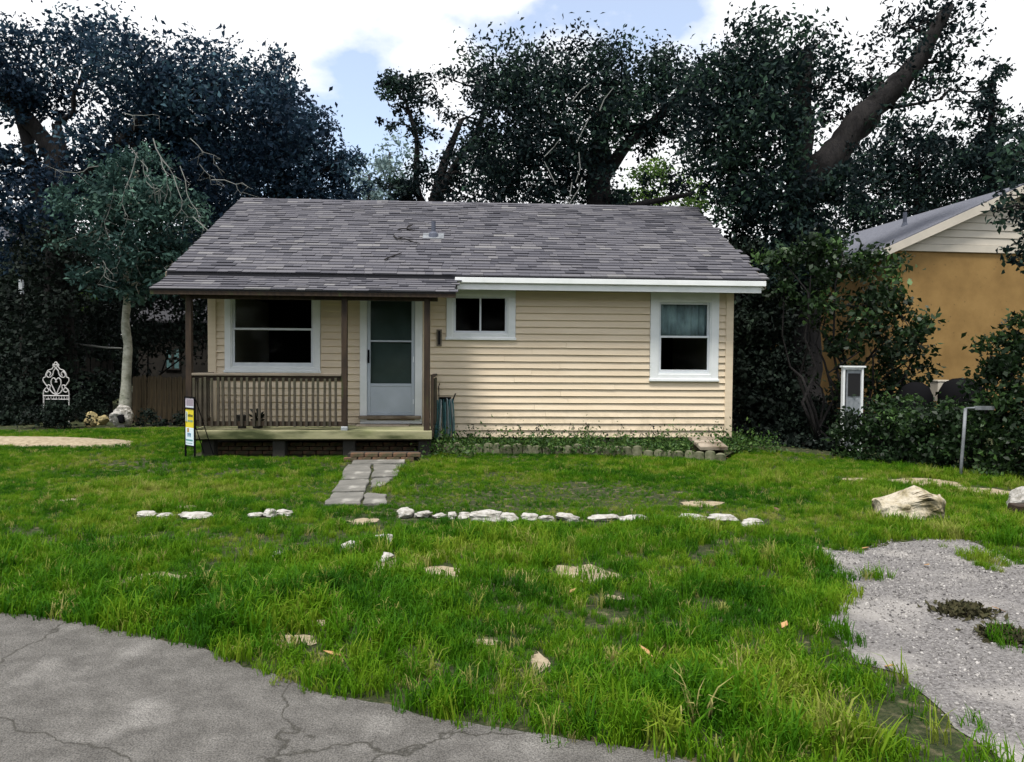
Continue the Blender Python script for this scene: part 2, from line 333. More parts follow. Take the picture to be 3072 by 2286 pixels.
def inpoly(x, y, poly):
    r = np.zeros(len(x), bool); n = len(poly); j = n - 1
    for i in range(n):
        xi, yi = poly[i][0], poly[i][1]; xj, yj = poly[j][0], poly[j][1]
        if yi != yj:
            r ^= ((yi > y) != (yj > y)) & (x < (xj - xi) * (y - yi) / (yj - yi) + xi)
        j = i
    return r
def sheet(name, poly, z, mat, step=0.12, jitter=0.05):
    """flat sheet with a ragged outline"""
    pts = []
    n = len(poly)
    for i in range(n):
        a = Vector((poly[i][0], poly[i][1])); b = Vector((poly[(i + 1) % n][0], poly[(i + 1) % n][1]))
        k = max(1, int((b - a).length / step))
        for q in range(k):
            p = a.lerp(b, q / k); pts.append((p.x + random.uniform(-jitter, jitter), p.y + random.uniform(-jitter, jitter), z))
    bm = bmesh.new(); bm.faces.new([bm.verts.new(p) for p in pts]); bmesh.ops.triangulate(bm, faces=bm.faces[:])
    bmesh.ops.recalc_face_normals(bm, faces=bm.faces[:])
    if bm.faces[0].normal.z < 0: bmesh.ops.reverse_faces(bm, faces=bm.faces[:])
    me = bpy.data.meshes.new(name); bm.to_mesh(me); bm.free(); me.materials.append(M[mat])
    return link(name, me)

# ------------------------------------------------------------------ ground, pavement, drive, walk
gm = MB().add([(-400, -200, 0), (400, -200, 0), (400, 600, 0), (-400, 600, 0)], [(0, 1, 2, 3)])
tag(gm.build('ground', 'soil'), kind='structure')
PAVE = [(-9, 4.85), (-5, 4.7)] + [tuple(G(*p)[:2]) for p in ((0, 1330), (60, 1334), (180, 1354), (290, 1374), (400, 1400), (470, 1418), (530, 1448))] + [(-0.85, 3.45), (-0.2, 3.18), (0.6, 2.95), (1.3, 2.6), (1.5, 1.0), (1.6, -3), (-9, -3)]
tag(sheet('pavement', PAVE, 0.008, 'concrete', 0.09, 0.018), kind='structure')
DRIVE = [tuple(G(*p)[:2]) for p in ((1745, 1187), (1850, 1197), (1930, 1180), (1990, 1172), (2090, 1170), (2120, 1185), (2215, 1225))] + [(4.9, 5.3), (7, 5.0), (7, -3), (1.9, -3), (1.95, 3.0)] + [tuple(G(*p)[:2]) for p in ((1955, 1468), (1850, 1435), (1845, 1400), (1790, 1350), (1835, 1300), (1845, 1270), (1800, 1225))]
tag(sheet('gravel_driveway', DRIVE, 0.006, 'gravel', 0.12, 0.04), kind='structure')
WALK = [tuple(G(*p)[:2]) for p in ((762, 990), (885, 990), (868, 1022), (845, 1045), (800, 1068), (838, 1080), (836, 1096), (700, 1100), (722, 1072), (742, 1045), (752, 1025))]
walk = tag(sheet('walkway', [tuple(G(*p)[:2]) for p in ((758, 985), (890, 985), (862, 1098), (700, 1100))], 0.002, 'soil', 0.2, 0.02), kind='structure')
def slab(poly, z, tilt=0.0):
    cx = sum(p[0] for p in poly) / len(poly); cy = sum(p[1] for p in poly) / len(poly)
    pts = []
    n = len(poly)
    for i in range(n):
        a = Vector(poly[i]); b = Vector(poly[(i + 1) % n])
        for q in range(4):
            p = a.lerp(b, q / 4); pts.append((p.x - cx + random.uniform(-.02, .02), p.y - cy + random.uniform(-.02, .02)))
    o = MB().prism(pts, -0.04, 0.03, 'z').build('slab', 'path', walk, bevel=0.008, loc=(cx, cy, z), rot=(random.uniform(-tilt, tilt), random.uniform(-tilt, tilt), 0))
    return o
for q in (((766, 990), (884, 990), (878, 1008), (764, 1009)), ((752, 1013), (806, 1011), (800, 1040), (738, 1043)), ((812, 1010), (872, 1012), (862, 1036), (806, 1038)),
          ((738, 1047), (800, 1044), (790, 1068), (722, 1070)), ((806, 1043), (852, 1040), (835, 1056), (802, 1062)), ((722, 1074), (790, 1072), (782, 1097), (703, 1098)), ((792, 1074), (838, 1078), (836, 1096), (788, 1097))):
    slab([tuple(G(*p)[:2]) for p in q], 0.004, 0.012)
SANDS = []
def sandpatch(vx, vy, wv, hv, z=0.004):
    c = G(vx, vy); e = G(vx + wv / 2, vy); t = G(vx, vy - hv / 2)
    rx = abs(e.x - c.x) * 1.08; ry = abs(t.y - c.y) * 1.35
    SANDS.append((c.x, c.y, rx, ry))
    poly = []
    for k in range(14):
        w = 2 * math.pi * k / 14; q = random.uniform(0.75, 1.2)
        poly.append((c.x + rx * q * math.cos(w), c.y + ry * q * math.sin(w)))
    return tag(sheet('sand_patch', poly, z, 'sand', 0.08, 0.02), kind='structure')
for a in ((350, 1252, 120, 16), (965, 1243, 95, 24), (1265, 1245, 130, 30), (640, 1390, 95, 18), (1168, 1438, 46, 34), (840, 1222, 50, 24), (790, 1130, 70, 10),
          (1520, 1092, 95, 9), (2000, 1046, 130, 14), (2140, 1066, 110, 14), (1050, 1392, 90, 10), (400, 1100, 60, 7), (260, 1268, 60, 8), (150, 1085, 40, 5), (1770, 1192, 60, 10), (700, 1352, 90, 8), (1870, 1040, 90, 5), (1330, 1296, 36, 8)):
    sandpatch(*a)
# low sandy mound at the left
mv, mf = [], []
mc = G(40, 962); nx_, ny_ = 40, 10
for j in range(ny_ + 1):
    for i in range(nx_ + 1):
        u = i / nx_ * 2 - 1; v = j / ny_ * 2 - 1
        hgt = max(0.0, 1 - u * u) ** 0.7 * max(0.0, 1 - v * v) * 0.13
        mv.append((mc.x + u * 2.05, mc.y + v * 0.62, hgt + random.uniform(-0.008, 0.008) * (hgt > 0.01) - 0.004))
for j in range(ny_):
    for i in range(nx_):
        a = j * (nx_ + 1) + i; mf.append((a, a + 1, a + nx_ + 2, a + nx_ + 1))
tag(MB().add(mv, mf).build('sand_mound', 'sand', smooth=True), kind='structure')

# ------------------------------------------------------------------ the bungalow
TH = R(3.5)
HO = Vector((-5.146, 12.6, 0))
HR = Vector((math.cos(TH), math.sin(TH), 0)); HB = Vector((-math.sin(TH), math.cos(TH), 0))
def hw(u, v, z=0.0): return HO + HR * u + HB * v + Vector((0, 0, z))
house = tag(empty('bungalow', HO, TH), 'beige lap-sided bungalow with grey shingle roof and small front porch', 'house')
W = 9.06; Z0 = 0.22; ZT = 2.86; RV = 3.6; DEP = 7.2
EV, EZ = -0.42, 2.985           # main eave edge
PIT = (5.02 - EZ) / (RV - EV)
holes = [(0.36, 1.76, 1.42, 2.72), (2.63, 3.50, 0.56, 2.64), (4.12, 5.08, 2.02, 2.69), (7.73, 8.68, 1.34, 2.63)]
def wall_cells(u0, u1, z0, z1, hs, y0, y1):
    us = sorted({u0, u1, *[h[0] for h in hs], *[h[1] for h in hs]}); zs = sorted({z0, z1, *[h[2] for h in hs], *[h[3] for h in hs]})
    mb = MB()
    for i in range(len(us) - 1):
        for j in range(len(zs) - 1):
            cu = (us[i] + us[i + 1]) / 2; cz = (zs[j] + zs[j + 1]) / 2
            if not any(h[0] < cu < h[1] and h[2] < cz < h[3] for h in hs): mb.box(us[i], us[i + 1], y0, y1, zs[j], zs[j + 1])
    return mb
wall = wall_cells(0, W, Z0, ZT, holes, 0.0, 0.10).build('wall', 'siding', house)
# the rest of the shell
sh = MB()
for u0, u1 in ((0, 0.1), (W - 0.1, W)):
    sh.box(u0, u1, 0.101, DEP - 0.101, Z0, ZT)
    sh.prism([(0.0, ZT + 0.001), (DEP, ZT + 0.001), (RV, ZT + (RV - 0.0) * PIT + 0.03)], u0, u1, 'x')
sh.box(0, W, DEP - 0.1, DEP, Z0, ZT)
sh.build('side_wall', 'siding', house)
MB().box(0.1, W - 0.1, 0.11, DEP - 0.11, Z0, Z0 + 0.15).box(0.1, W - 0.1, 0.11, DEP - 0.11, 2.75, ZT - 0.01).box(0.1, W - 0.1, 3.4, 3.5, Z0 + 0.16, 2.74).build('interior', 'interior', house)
# siding boards, course by course
trims = [(0.0, 0.115, 0, 3), (W - 0.115, W, 0, 3), (0.255, 1.865, 1.345, 2.9), (2.535, 3.635, 0.2, 2.75), (4.01, 5.215, 1.935, 2.9), (7.585, 8.82, 1.235, 2.9)]
CO = 0.1205
def siding_board(u0, u1, z, h, parent, y=0.0, mat='siding'):
    k = max(1, int((u1 - u0) / 0.5)); v = []; f = []
    for i in range(k + 1):
        u = u0 + (u1 - u0) * i / k; w = random.uniform(-0.0025, 0.0025); q = random.uniform(-0.0028, 0.0028)
        v += [(u, y - 0.0005, z + h + 0.006), (u, y - 0.026 + w, z + 0.012 + q), (u, y - 0.030 + w, z + 0.005 + q), (u, y - 0.026 + w, z - 0.001 + q), (u, y - 0.0005, z + 0.004 + q)]
    for i in range(k):
        for j in range(4):
            a = i * 5 + j; f.append((a, a + 5, a + 6, a + 1))
    f.append((0, 1, 2, 3, 4)); f.append(tuple(k * 5 + j for j in (4, 3, 2, 1, 0)))
    return MB().add(v, f).build('siding_board', mat, parent)
nco = int((ZT - Z0) / CO)
for k in range(nco + 1):
    z = Z0 + k * CO; h = min(CO, ZT - z)
    if h < 0.02: continue
    segs = [(0.115, W - 0.115)]
    for (a, b, c, d) in trims[2:]:
        if c < z + h and d > z:
            ns = []
            for s0, s1 in segs:
                if b <= s0 or a >= s1: ns.append((s0, s1)); continue
                if a > s0: ns.append((s0, a))
                if b < s1: ns.append((b, s1))
            segs = ns
    for s0, s1 in segs:
        if s1 - s0 > 3.4:
            m = s0 + (s1 - s0) * random.uniform(0.35, 0.65)
            siding_board(s0, m - 0.0015, z, h, wall); siding_board(m + 0.0015, s1, z, h, wall)
        else: siding_board(s0, s1, z, h, wall)
for u0, u1 in ((-0.02, 0.115), (W - 0.115, W + 0.02)):
    MB().box(u0, u1, -0.038, 0.0 - 0.001, Z0 - 0.005, ZT).build('corner_trim', 'siding', house, bevel=0.006)
# skirting under the wall, its dark colour standing in for shaded openings
skirt = box('skirting', 0.05, W - 0.05, 0.03, 0.09, -0.05, Z0 - 0.006, 'skirt', house)
sl = MB().box(-0.03, 0.03, -0.01, 0.01, -0.05, 0.20).mesh('slat', 'slat', bevel=0.004)
u = 3.95
while u < W - 0.1:
    link('slat', sl, skirt, (u, 0.016, 0.0), (0, random.uniform(-.05, .05), 0)); u += random.uniform(0.11, 0.19)
# foundation brick below the porch
foot = box('footing', 0.15, 3.7, -0.60, -0.45, -0.02, 0.20, 'skirt', house)
bk = [MB().box(-0.1, 0.1, -0.045, 0.045, -0.03, 0.03).mesh('brick', 'brick', bevel=0.006) for _ in range(1)][0]
for r_ in range(3):
    u = 0.3 + (0.11 if r_ % 2 else 0)
    while u < 3.6:
        link('brick', bk, foot, (u, -0.64 + random.uniform(-.012, .006), 0.035 + r_ * 0.07), (0, 0, random.uniform(-.03, .03))); u += 0.216
# window builder: window (casing) > sash, pane, screen, sill
def frame_mb(u0, u1, z0, z1, w, y0, y1, wb=None, wt_=None):
    wb = w if wb is None else wb; wt_ = w if wt_ is None else wt_
    return MB().box(u0, u0 + w, y0, y1, z0, z1).box(u1 - w, u1, y0, y1, z0, z1).box(u0 + w, u1 - w, y0, y1 - 0.002, z1 - wt_, z1).box(u0 + w, u1 - w, y0, y1 - 0.002, z0, z0 + wb)
def window(outer, inner, split, vertical=True, pane2='glass'):
    a, b, c, d = outer; i0, i1, j0, j1 = inner
    w = MB().box(a, i0, -0.045, 0.0, c, d).box(i1, b, -0.045, 0.0, c, d).box(i0 + .0, i1, -0.043, 0.0, j1, d).box(i0, i1, -0.043, 0.0, c, j0).build('window', 'white', house, bevel=0.004)
    MB().box(a - 0.015, b + 0.015, -0.062, -0.002, c - 0.028, c + 0.018).build('sill', 'white', w, bevel=0.005)
    e = 0.022
    frame_mb(i0, i1, j0, j1, e, -0.028, 0.08).build('jamb', 'white', w)
    s0, s1, t0, t1 = i0 + e, i1 - e, j0 + e, j1 - e
    if vertical:
        frame_mb(s0, s1, split - 0.018, t1, 0.036, 0.02, 0.05).build('sash', 'whitemetal', w, bevel=0.003)
        frame_mb(s0, s1, t0, split + 0.018, 0.036, -0.012, 0.018, wb=0.055).build('sash', 'whitemetal', w, bevel=0.003)
        MB().box(s0 + .037, s1 - .037, 0.034, 0.037, split + 0.019, t1 - .037).build('pane', 'glass', w)
        MB().box(s0 + .037, s1 - .037, 0.002, 0.005, t0 + .056, split - 0.019).build('pane', 'glass', w)
    else:
        frame_mb(s0, split + 0.016, t0, t1, 0.030, 0.02, 0.05).build('sash', 'whitemetal', w, bevel=0.003)
        frame_mb(split - 0.016, s1, t0, t1, 0.030, -0.012, 0.018).build('sash', 'whitemetal', w, bevel=0.003)
        MB().box(s0 + .031, split - .015, 0.034, 0.037, t0 + .031, t1 - .031).build('pane', 'glass', w)
        MB().box(split + .015, s1 - .031, 0.002, 0.005, t0 + .031, t1 - .031).build('pane', 'glass', w)
    return w
window((0.26, 1.86, 1.35, 2.80), (0.36, 1.76, 1.42, 2.72), 2.07)
window((4.015, 5.21, 1.94, 2.80), (4.12, 5.08, 2.02, 2.69), 4.60, False)
w3 = window((7.59, 8.815, 1.24, 2.80), (7.73, 8.68, 1.34, 2.63), 2.00)
# sheer curtain behind the upper sash of the bedroom window
cv, cf = [], []
for i in range(41):
    u = 7.74 + 0.93 * i / 40; yy = 0.15 + 0.018 * math.sin(i * 1.15) + 0.012 * math.sin(i * 2.3 + 1)
    for z in (2.01, 2.3, 2.66): cv.append((u, yy, z))
for i in range(40):
    for j in range(2): a = i * 3 + j; cf.append((a, a + 3, a + 4, a + 1))
cur = MB().add(cv, cf).mesh('curtain', 'curtain', True)
co = tag(link('curtain', cur), 'pale stained sheer curtain behind the upper window pane', 'curtain'); co.location = HO; co.rotation_euler = (0, 0, TH)
sol = co.modifiers.new('thickness', 'SOLIDIFY'); sol.thickness = 0.002
# the pale upright reflection in the porch window is not built
# door
door = MB().box(2.535, 2.655, -0.055, 0.0, 0.50, 2.72).box(3.475, 3.60, -0.055, 0.0, 0.50, 2.72).box(2.655, 3.475, -0.053, 0.0, 2.63, 2.72).build('door', 'white', house, bevel=0.005)
box('casing_strip', 3.602, 3.634, -0.03, 0.0, 0.32, 2.72, 'siding', door)
st = frame_mb(2.66, 3.47, 0.60, 2.625, 0.055, -0.045, -0.012, wb=0.05).box(2.715, 3.415, -0.043, -0.014, 1.865, 1.895).box(2.715, 3.415, -0.043, -0.014, 1.10, 1.15)
st.build('storm_door_frame', 'doormetal', door, bevel=0.004)
MB().box(2.716, 3.414, -0.034, -0.022, 0.651, 1.099).build('kick_panel', 'doormetal', door)
MB().box(2.716, 3.414, -0.030, -0.026, 1.896, 2.569).build('pane', 'doorglass', door)
MB().box(2.716, 3.414, -0.030, -0.026, 1.151, 1.864).build('pane', 'doorglass', door)
MB().box(2.64, 3.49, 0.03, 0.07, 0.58, 2.635).build('inner_door', 'innerdoor', door)
MB().box(2.668, 2.700, -0.062, -0.046, 1.50, 1.73).box(2.674, 2.694, -0.10, -0.062, 1.60, 1.625).box(2.674, 2.694, -0.10, -0.085, 1.53, 1.625).build('handle', 'black', door, bevel=0.003)
MB().box(3.44, 3.462, -0.058, -0.045, 1.52, 1.62).build('hinge', 'whitemetal', door)
MB().box(3.44, 3.462, -0.058, -0.045, 0.80, 0.88).build('hinge', 'whitemetal', door)
box('threshold', 2.52, 3.58, -0.13, -0.001, 0.545, 0.598, 'plank', door, 0.005)
box('kick_board', 2.54, 3.60, -0.05, -0.001, 0.455, 0.515, 'white', door)
box('door_step', 2.5, 3.40, -0.30, -0.06, 0.43, 0.452, 'plank', house)
# mail slot beside the kitchen window
ms = frame_mb(3.845, 3.935, 1.80, 2.09, 0.024, -0.048, 0.0, wb=0.024).build('mail_slot', 'toprail', house, bevel=0.003)
box('slot', 3.870, 3.910, -0.038, -0.003, 1.825, 2.065, 'screen', ms)
# ---- roof
def slope_pt(u, s, v0, z0, pit, off=0.0):
    L_ = math.hypot(1, pit); return (u, v0 + s / L_ - off * pit / L_, z0 + s * pit / L_ + off / L_)
UL, UR = -0.54, 9.47
SLEN = (RV - EV) * math.hypot(1, PIT)
roof = MB()
for sgn in (1,):
    t = 0.10
    roof.prism([(EV, EZ - 0.012), (RV, 5.008), (2 * RV - EV, EZ - 0.012), (2 * RV - EV, EZ - t - 0.012), (RV, 5.008 - t * 1.1), (EV, EZ - t - 0.012)], UL, UR, 'x')
roof = roof.build('roof', 'roofdeck', house)
ANG = math.atan(PIT)
WID = [0.14, 0.18, 0.22, 0.27, 0.33, 0.40]
EXPO = 0.142
def shingle_verts(w, t):
    L_ = EXPO + 0.03
    return [(0.002, 0, 0), (w - 0.002, 0, 0), (w - 0.002, L_, 0), (0.002, L_, 0), (0.002, 0, t), (w - 0.002, 0, t), (w - 0.002, L_, 0.0015), (0.002, L_, 0.0015)]
BF = [(0, 3, 2, 1), (4, 5, 6, 7), (0, 1, 5, 4), (1, 2, 6, 5), (2, 3, 7, 6), (3, 0, 4, 7)]
SMESH = {}
for w in WID:
    for t in (0.016, 0.026): SMESH[(w, t)] = MB().add(shingle_verts(w, t), BF).mesh('shingle', 'shingle')
def lay(roofobj, u0, u1, v0, z0, pit, rows, start, single_rows):
    """courses of shingles; the lowest single_rows courses as single pieces, the rest as one field"""
    ang = math.atan(pit); fv, ff, ft = [], [], []
    cnt = 0
    for r_ in range(start, rows):
        s = r_ * EXPO - 0.02; u = u0 + random.uniform(-0.02, 0.01); rowt = random.uniform(-0.08, 0.08)
        while u < u1 - 0.02:
            w = random.choice(WID); t = random.choice((0.016, 0.016, 0.026))
            if u + w > u1 + 0.015: w = min(WID, key=lambda q: abs(q - (u1 - u)))
            p = slope_pt(u, s, v0, z0, pit, 0.002)
            if r_ < single_rows:
                o = link('shingle', SMESH[(w, t)], roofobj, p, (ang, 0, 0)); cnt += 1
            else:
                cA, sA = math.cos(ang), math.sin(ang); n = len(fv); j = random.uniform(-0.004, 0.004)
                for (a, b, c) in shingle_verts(w, t):
                    b2 = b + j
                    fv.append((p[0] + a, p[1] + b2 * cA - c * sA, p[2] + b2 * sA + c * cA))
                tn = min(1, max(0, random.random() ** 1.0 + rowt))
                for q in BF: ff.append(tuple(i + n for i in q)); ft.append(tn)
            u += w
    if fv:
        me = bpy.data.meshes.new('shingle_field'); me.from_pydata(fv, [], ff); me.materials.append(M['shingles'])
        at_ = me.attributes.new('tone', 'FLOAT', 'FACE'); at_.data.foreach_set('value', ft)
        o = link('shingle_field', me, roofobj); o['kind'] = 'stuff'
    return cnt
# porch roof
PV, PZ = -1.17, 2.635
PP = (2.93 - PZ) / (-0.36 - PV)
PUL, PUR = -0.50, 4.19
porch_roof = MB().prism([(PV, PZ - 0.012), (-0.37, 2.918), (-0.37, 2.85), (PV + 0.02, PZ - 0.075)], PUL, PUR, 'x').build('porch_roof', 'roofdeck', house)
np_ = lay(porch_roof, PUL, PUR, PV, PZ, PP, 6, 0, 6)
nrows = int(SLEN / EXPO)
lay(roof, UL, UR, EV, EZ, PIT, nrows + 1, 0, 5)
# back slope plain field, ridge caps
cap = MB()
rc_me = MB().prism([(-0.15, -0.075), (0, 0.012), (0.15, -0.075), (0.15, -0.087), (0, -0.004), (-0.15, -0.087)], 0, 0.29, 'x').mesh('ridge_cap', 'shingle')
u = UL
while u < UR - 0.25:
    link('ridge_cap', rc_me, roof, (u, RV, 5.02 + random.uniform(0.004, 0.012)), (0, R(-0.8), 0)); u += 0.24
bmat = MB().add([(UL, RV, 5.012), (UR, RV, 5.012), (UR, 2 * RV - EV, EZ - 0.008), (UL, 2 * RV - EV, EZ - 0.008)], [(0, 1, 2, 3)]).build('back_slope', 'greyroof', roof)
# eave trim: gutter-like double fascia on the right part, drip strip above the porch roof
MB().prism([(EV - 0.075, 2.945), (EV - 0.003, 2.945), (EV - 0.003, 2.855), (EV - 0.03, 2.85), (EV - 0.075, 2.86)], 4.165, UR + 0.0, 'x').build('gutter', 'white', house, bevel=0.003)
MB().box(4.20, UR - 0.06, EV - 0.022, EV - 0.004, 2.745, 2.848).build('fascia', 'white', house, bevel=0.004)
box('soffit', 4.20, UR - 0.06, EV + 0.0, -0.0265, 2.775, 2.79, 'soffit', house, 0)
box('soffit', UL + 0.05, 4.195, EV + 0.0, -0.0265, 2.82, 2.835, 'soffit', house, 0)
MB().box(PUL, PUR, PV + 0.005, PV + 0.03, PZ - 0.085, PZ - 0.005).build('porch_fascia', 'darkwood', house)
for uu in (UL - 0.02, UR):
    MB().prism([(EV - 0.01, EZ - 0.02), (RV, 5.0), (2 * RV - EV, EZ - 0.02), (2 * RV - EV, EZ - 0.17), (RV, 4.84), (EV - 0.01, EZ - 0.17)], uu, uu + 0.02, 'x').build('rake_board', 'toprail', house)
# vent pipe with flashing
pv_, pu_ = 1.40, 3.72
pz_ = EZ + (pv_ - EV) * PIT
vp = MB().tube([(pu_, pv_, pz_ - 0.05), (pu_, pv_, pz_ + 0.30)], 0.042, 14).tube([(pu_, pv_, pz_ - 0.05), (pu_, pv_, pz_ + 0.06), (pu_, pv_, pz_ + 0.10)], [0.11, 0.09, 0.05], 14).build('vent_pipe', 'pipe', roof, smooth=False)
MB().box(-0.2, 0.2, -0.16, 0.16, -0.004, 0.004).build('flashing', 'lead', roof, loc=(pu_, pv_, pz_ + 0.024), rot=(ANG, 0, 0))
# ---- porch
DZ = 0.435
deck = MB().box(0.06, 3.80, -1.03, -0.03, DZ - 0.16, DZ - 0.032).build('porch_floor', 'darkwood', house)
y = -1.05; k = 0
while y < -0.06:
    MB().box(0.0, 3.82 - random.uniform(0, .015), y, min(y + 0.136, -0.035), DZ - 0.03, DZ + random.uniform(-.002, .002)).build('deck_board', 'deckwood', deck, bevel=0.004); y += 0.142
rim = MB().box(0.0, 3.82, -1.085, -1.052, DZ - 0.135, DZ - 0.002).build('rim_board', 'deckwood', house, bevel=0.006)
for uu in (0.2, 1.3, 2.4, 3.6):
    box('pier', uu, uu + 0.19, -0.99, -0.80, -0.05, DZ - 0.161, 'skirt', house)
def post(u0, z1, w=0.09, v=-1.04, base=True):
    o = MB().box(u0, u0 + w, v, v + w, DZ + (0.03 if base else -0.01), z1).build('porch_post', 'darkwood', house, bevel=0.006)
    if base: MB().box(u0 - 0.006, u0 + w + 0.006, v - 0.006, v + w + 0.006, DZ - 0.002, DZ + 0.06).build('post_base', 'metal', o, bevel=0.004)
    return o
post(2.385, 2.60); post(3.685, 2.60, 0.095, -1.04, False); post(-0.02, 2.60, 0.09, -1.04, False)
MB().box(-0.1, 3.9, -1.02, -0.96, 2.50, 2.60).build('porch_beam', 'darkwood', house)
rail = MB().box(0.02, 2.384, -1.035, -0.945, 1.295, 1.335).build('porch_railing', 'toprail', house, bevel=0.006)
MB().box(0.07, 2.384, -1.005, -0.968, 1.215, 1.294).build('rail', 'darkwood', rail)
MB().box(0.07, 2.384, -1.005, -0.968, 0.50, 0.575).build('rail', 'darkwood', rail)
pk = MB().box(-0.019, 0.019, -0.015, 0.015, 0.50, 1.26).mesh('picket', 'railwood', bevel=0.003)
u = 0.10
while u < 2.36:
    link('picket', pk, rail, (u, -1.022, random.uniform(-.01, .01)), (0, random.uniform(-.012, .012), random.uniform(-.1, .1))); u += 0.0915
srail = MB().box(0.0, 0.085, -0.944, -0.045, 1.29, 1.33).build('side_railing', 'toprail', house, bevel=0.006)
MB().box(0.028, 0.06, -0.944, -0.045, 0.50, 0.57).build('rail', 'darkwood', srail); MB().box(0.028, 0.06, -0.944, -0.045, 1.21, 1.289).build('rail', 'darkwood', srail)
v = -0.88
while v < -0.06:
    link('picket', pk, srail, (0.018, v, 0), (0, 0, R(90))); v += 0.11
rr = MB().box(3.79, 3.86, -0.944, -0.045, 1.29, 1.325).build('side_railing', 'darkwood', house, bevel=0.005)
MB().box(3.80, 3.835, -0.944, -0.045, 0.50, 0.57).build('rail', 'darkwood', rr)
MB().box(3.795, 3.84, -1.0, -0.95, DZ - 0.1, 1.33).build('newel', 'darkwood', rr)
v = -0.85
while v < -0.06:
    link('picket', pk, rr, (3.842, v, 0), (0, 0, R(90))); v += 0.11
# brick step under the door
step = tag(MB().box(2.55, 3.62, -1.44, -1.12, 0.0, 0.115).build('porch_step', 'skirt', house))
for r_ in range(2):
    u = 2.6 + (0.1 if r_ else 0.0)
    while u < 3.6:
        link('brick', bk, step, (u, -1.455 + random.uniform(-.02, .01), 0.035 + r_ * 0.068), (0, 0, random.uniform(-.05, .05))); u += 0.216

# ------------------------------------------------------------------ garden hose, pots, twigs on the roof
def placed(o): o.location = HO; o.rotation_euler = (0, 0, TH); return o
hs = tag(placed(empty('garden_hose')), 'teal garden hose coiled in long loops on a wall hanger', 'hose')
hook = MB().tube([(4.0, -0.03, 0.86), (4.0, -0.17, 0.855), (4.0, -0.18, 0.90)], 0.012, 7).box(3.9, 4.1, -0.05, -0.026, 0.78, 0.92)
hook.tube([(3.90, -0.06, 0.80), (3.89, -0.065, 0.95), (3.885, -0.06, 1.10), (3.90, -0.05, 1.16)], 0.008, 6)
hook.build('hanger', 'black', hs)
for i in range(9):
    uu = 3.865 + i * 0.033 + random.uniform(-.006, .006); zb = random.uniform(0.16, 0.24); top = 0.885 + random.uniform(-0.02, 0.02); sp = (i - 4) * 0.006 + random.uniform(-.015, .015)
    pts = []
    for k in range(25):
        w = 2 * math.pi * k / 24; s_ = math.sin(w); c_ = math.cos(w)
        z = (top + zb) / 2 + (top - zb) / 2 * math.copysign(abs(c_) ** 0.8, c_)
        lo = (top - z) / (top - zb)
        pts.append((uu + sp * lo * 1.8 + 0.014 * s_ + random.uniform(-.003, .003), -0.115 - 0.062 * s_ * (0.7 + 0.5 * lo) + (i % 2) * 0.02, z))
    MB().tube(pts, 0.0105, 8, False).build('hose_loop', 'hosegrey' if i in (2, 5, 7) else 'hose', hs, smooth=True)
MB().tube([(3.88, -0.12, 0.72), (3.80, -0.12, 0.70), (3.765, -0.12, 0.60), (3.79, -0.12, 0.50), (3.87, -0.12, 0.44)], 0.0125, 8).build('hose_end', 'black', hs, smooth=True)
MB().tube([(4.13, -0.12, 0.84), (4.15, -0.13, 0.92), (4.18, -0.13, 0.99)], 0.0115, 8).build('hose_end', 'black', hs, smooth=True)
MB().tube([(4.15, -0.12, 0.34), (4.22, -0.13, 0.28), (4.26, -0.14, 0.14)], 0.0125, 8).build('hose_end', 'black', hs, smooth=True)
for (uu, vv, hh, rr_, lb) in ((0.74, -0.70, 0.22, 0.085, 'dark tall flower pot behind the porch railing'), (0.98, -0.66, 0.15, 0.10, 'small dark flower pot with a leafy plant behind the porch railing')):
    p = tag(empty('flower_pot', hw(uu, vv, DZ), TH), lb, 'flower pot')
    MB().tube([(0, 0, 0), (0, 0, hh * 0.9), (0, 0, hh * 0.9), (0, 0, hh)], [rr_ * 0.75, rr_, rr_ * 1.12, rr_ * 1.12], 16).build('pot', 'pot', p)
    if hh < 0.2:
        pl = MB()
        for k in range(26):
            a = random.uniform(0, 6.28); q = random.uniform(0.05, 0.16); z = hh + random.uniform(0.0, 0.16)
            pl.add([(0.02 * math.cos(a), 0.02 * math.sin(a), hh - .01), (q * math.cos(a + .25), q * math.sin(a + .25), z), (q * 1.4 * math.cos(a), q * 1.4 * math.sin(a), z + .01), (q * math.cos(a - .25), q * math.sin(a - .25), z)], [(0, 1, 2, 3)])
        pl.build('plant', 'leaf_dark', p)
def on_roof(u, v): return Vector((u, v, EZ + (v - EV) * PIT + 0.035))
def roof_twig(path, lb, r=0.016):
    o = tag(placed(empty('fallen_branch')), lb, 'branch', 'dead branches lying on the roof')
    P = [on_roof(*p) + Vector((0, 0, random.uniform(0, .03))) for p in path]
    MB().tube(P, [r] + [r * 0.8] * (len(P) - 2) + [r * .3], 6).build('stem', 'bark', o)
    return o, P
o, P = roof_twig([(2.98, 1.28), (3.06, 1.12), (3.2, 1.1), (3.34, 1.0), (3.5, 0.92)], 'dead forked branch lying on the shingles below the vent pipe')
MB().tube([P[1], P[1] + Vector((0.12, 0.05, 0.05)), P[1] + Vector((0.3, 0.02, 0.02))], [.012, .009, .003], 5).build('side_twig', 'bark', o)
o, P = roof_twig([(2.94, 0.10), (3.0, 0.22), (3.08, 0.32), (3.16, 0.36), (3.2, 0.46)], 'short dead twig lying low on the shingles near the porch roof', 0.015)
o, P = roof_twig([(3.02, 1.62), (3.1, 1.66), (3.17, 1.72), (3.3, 1.64), (3.45, 1.62)], 'small dead twig with a leaf curl beside the vent pipe', 0.014)
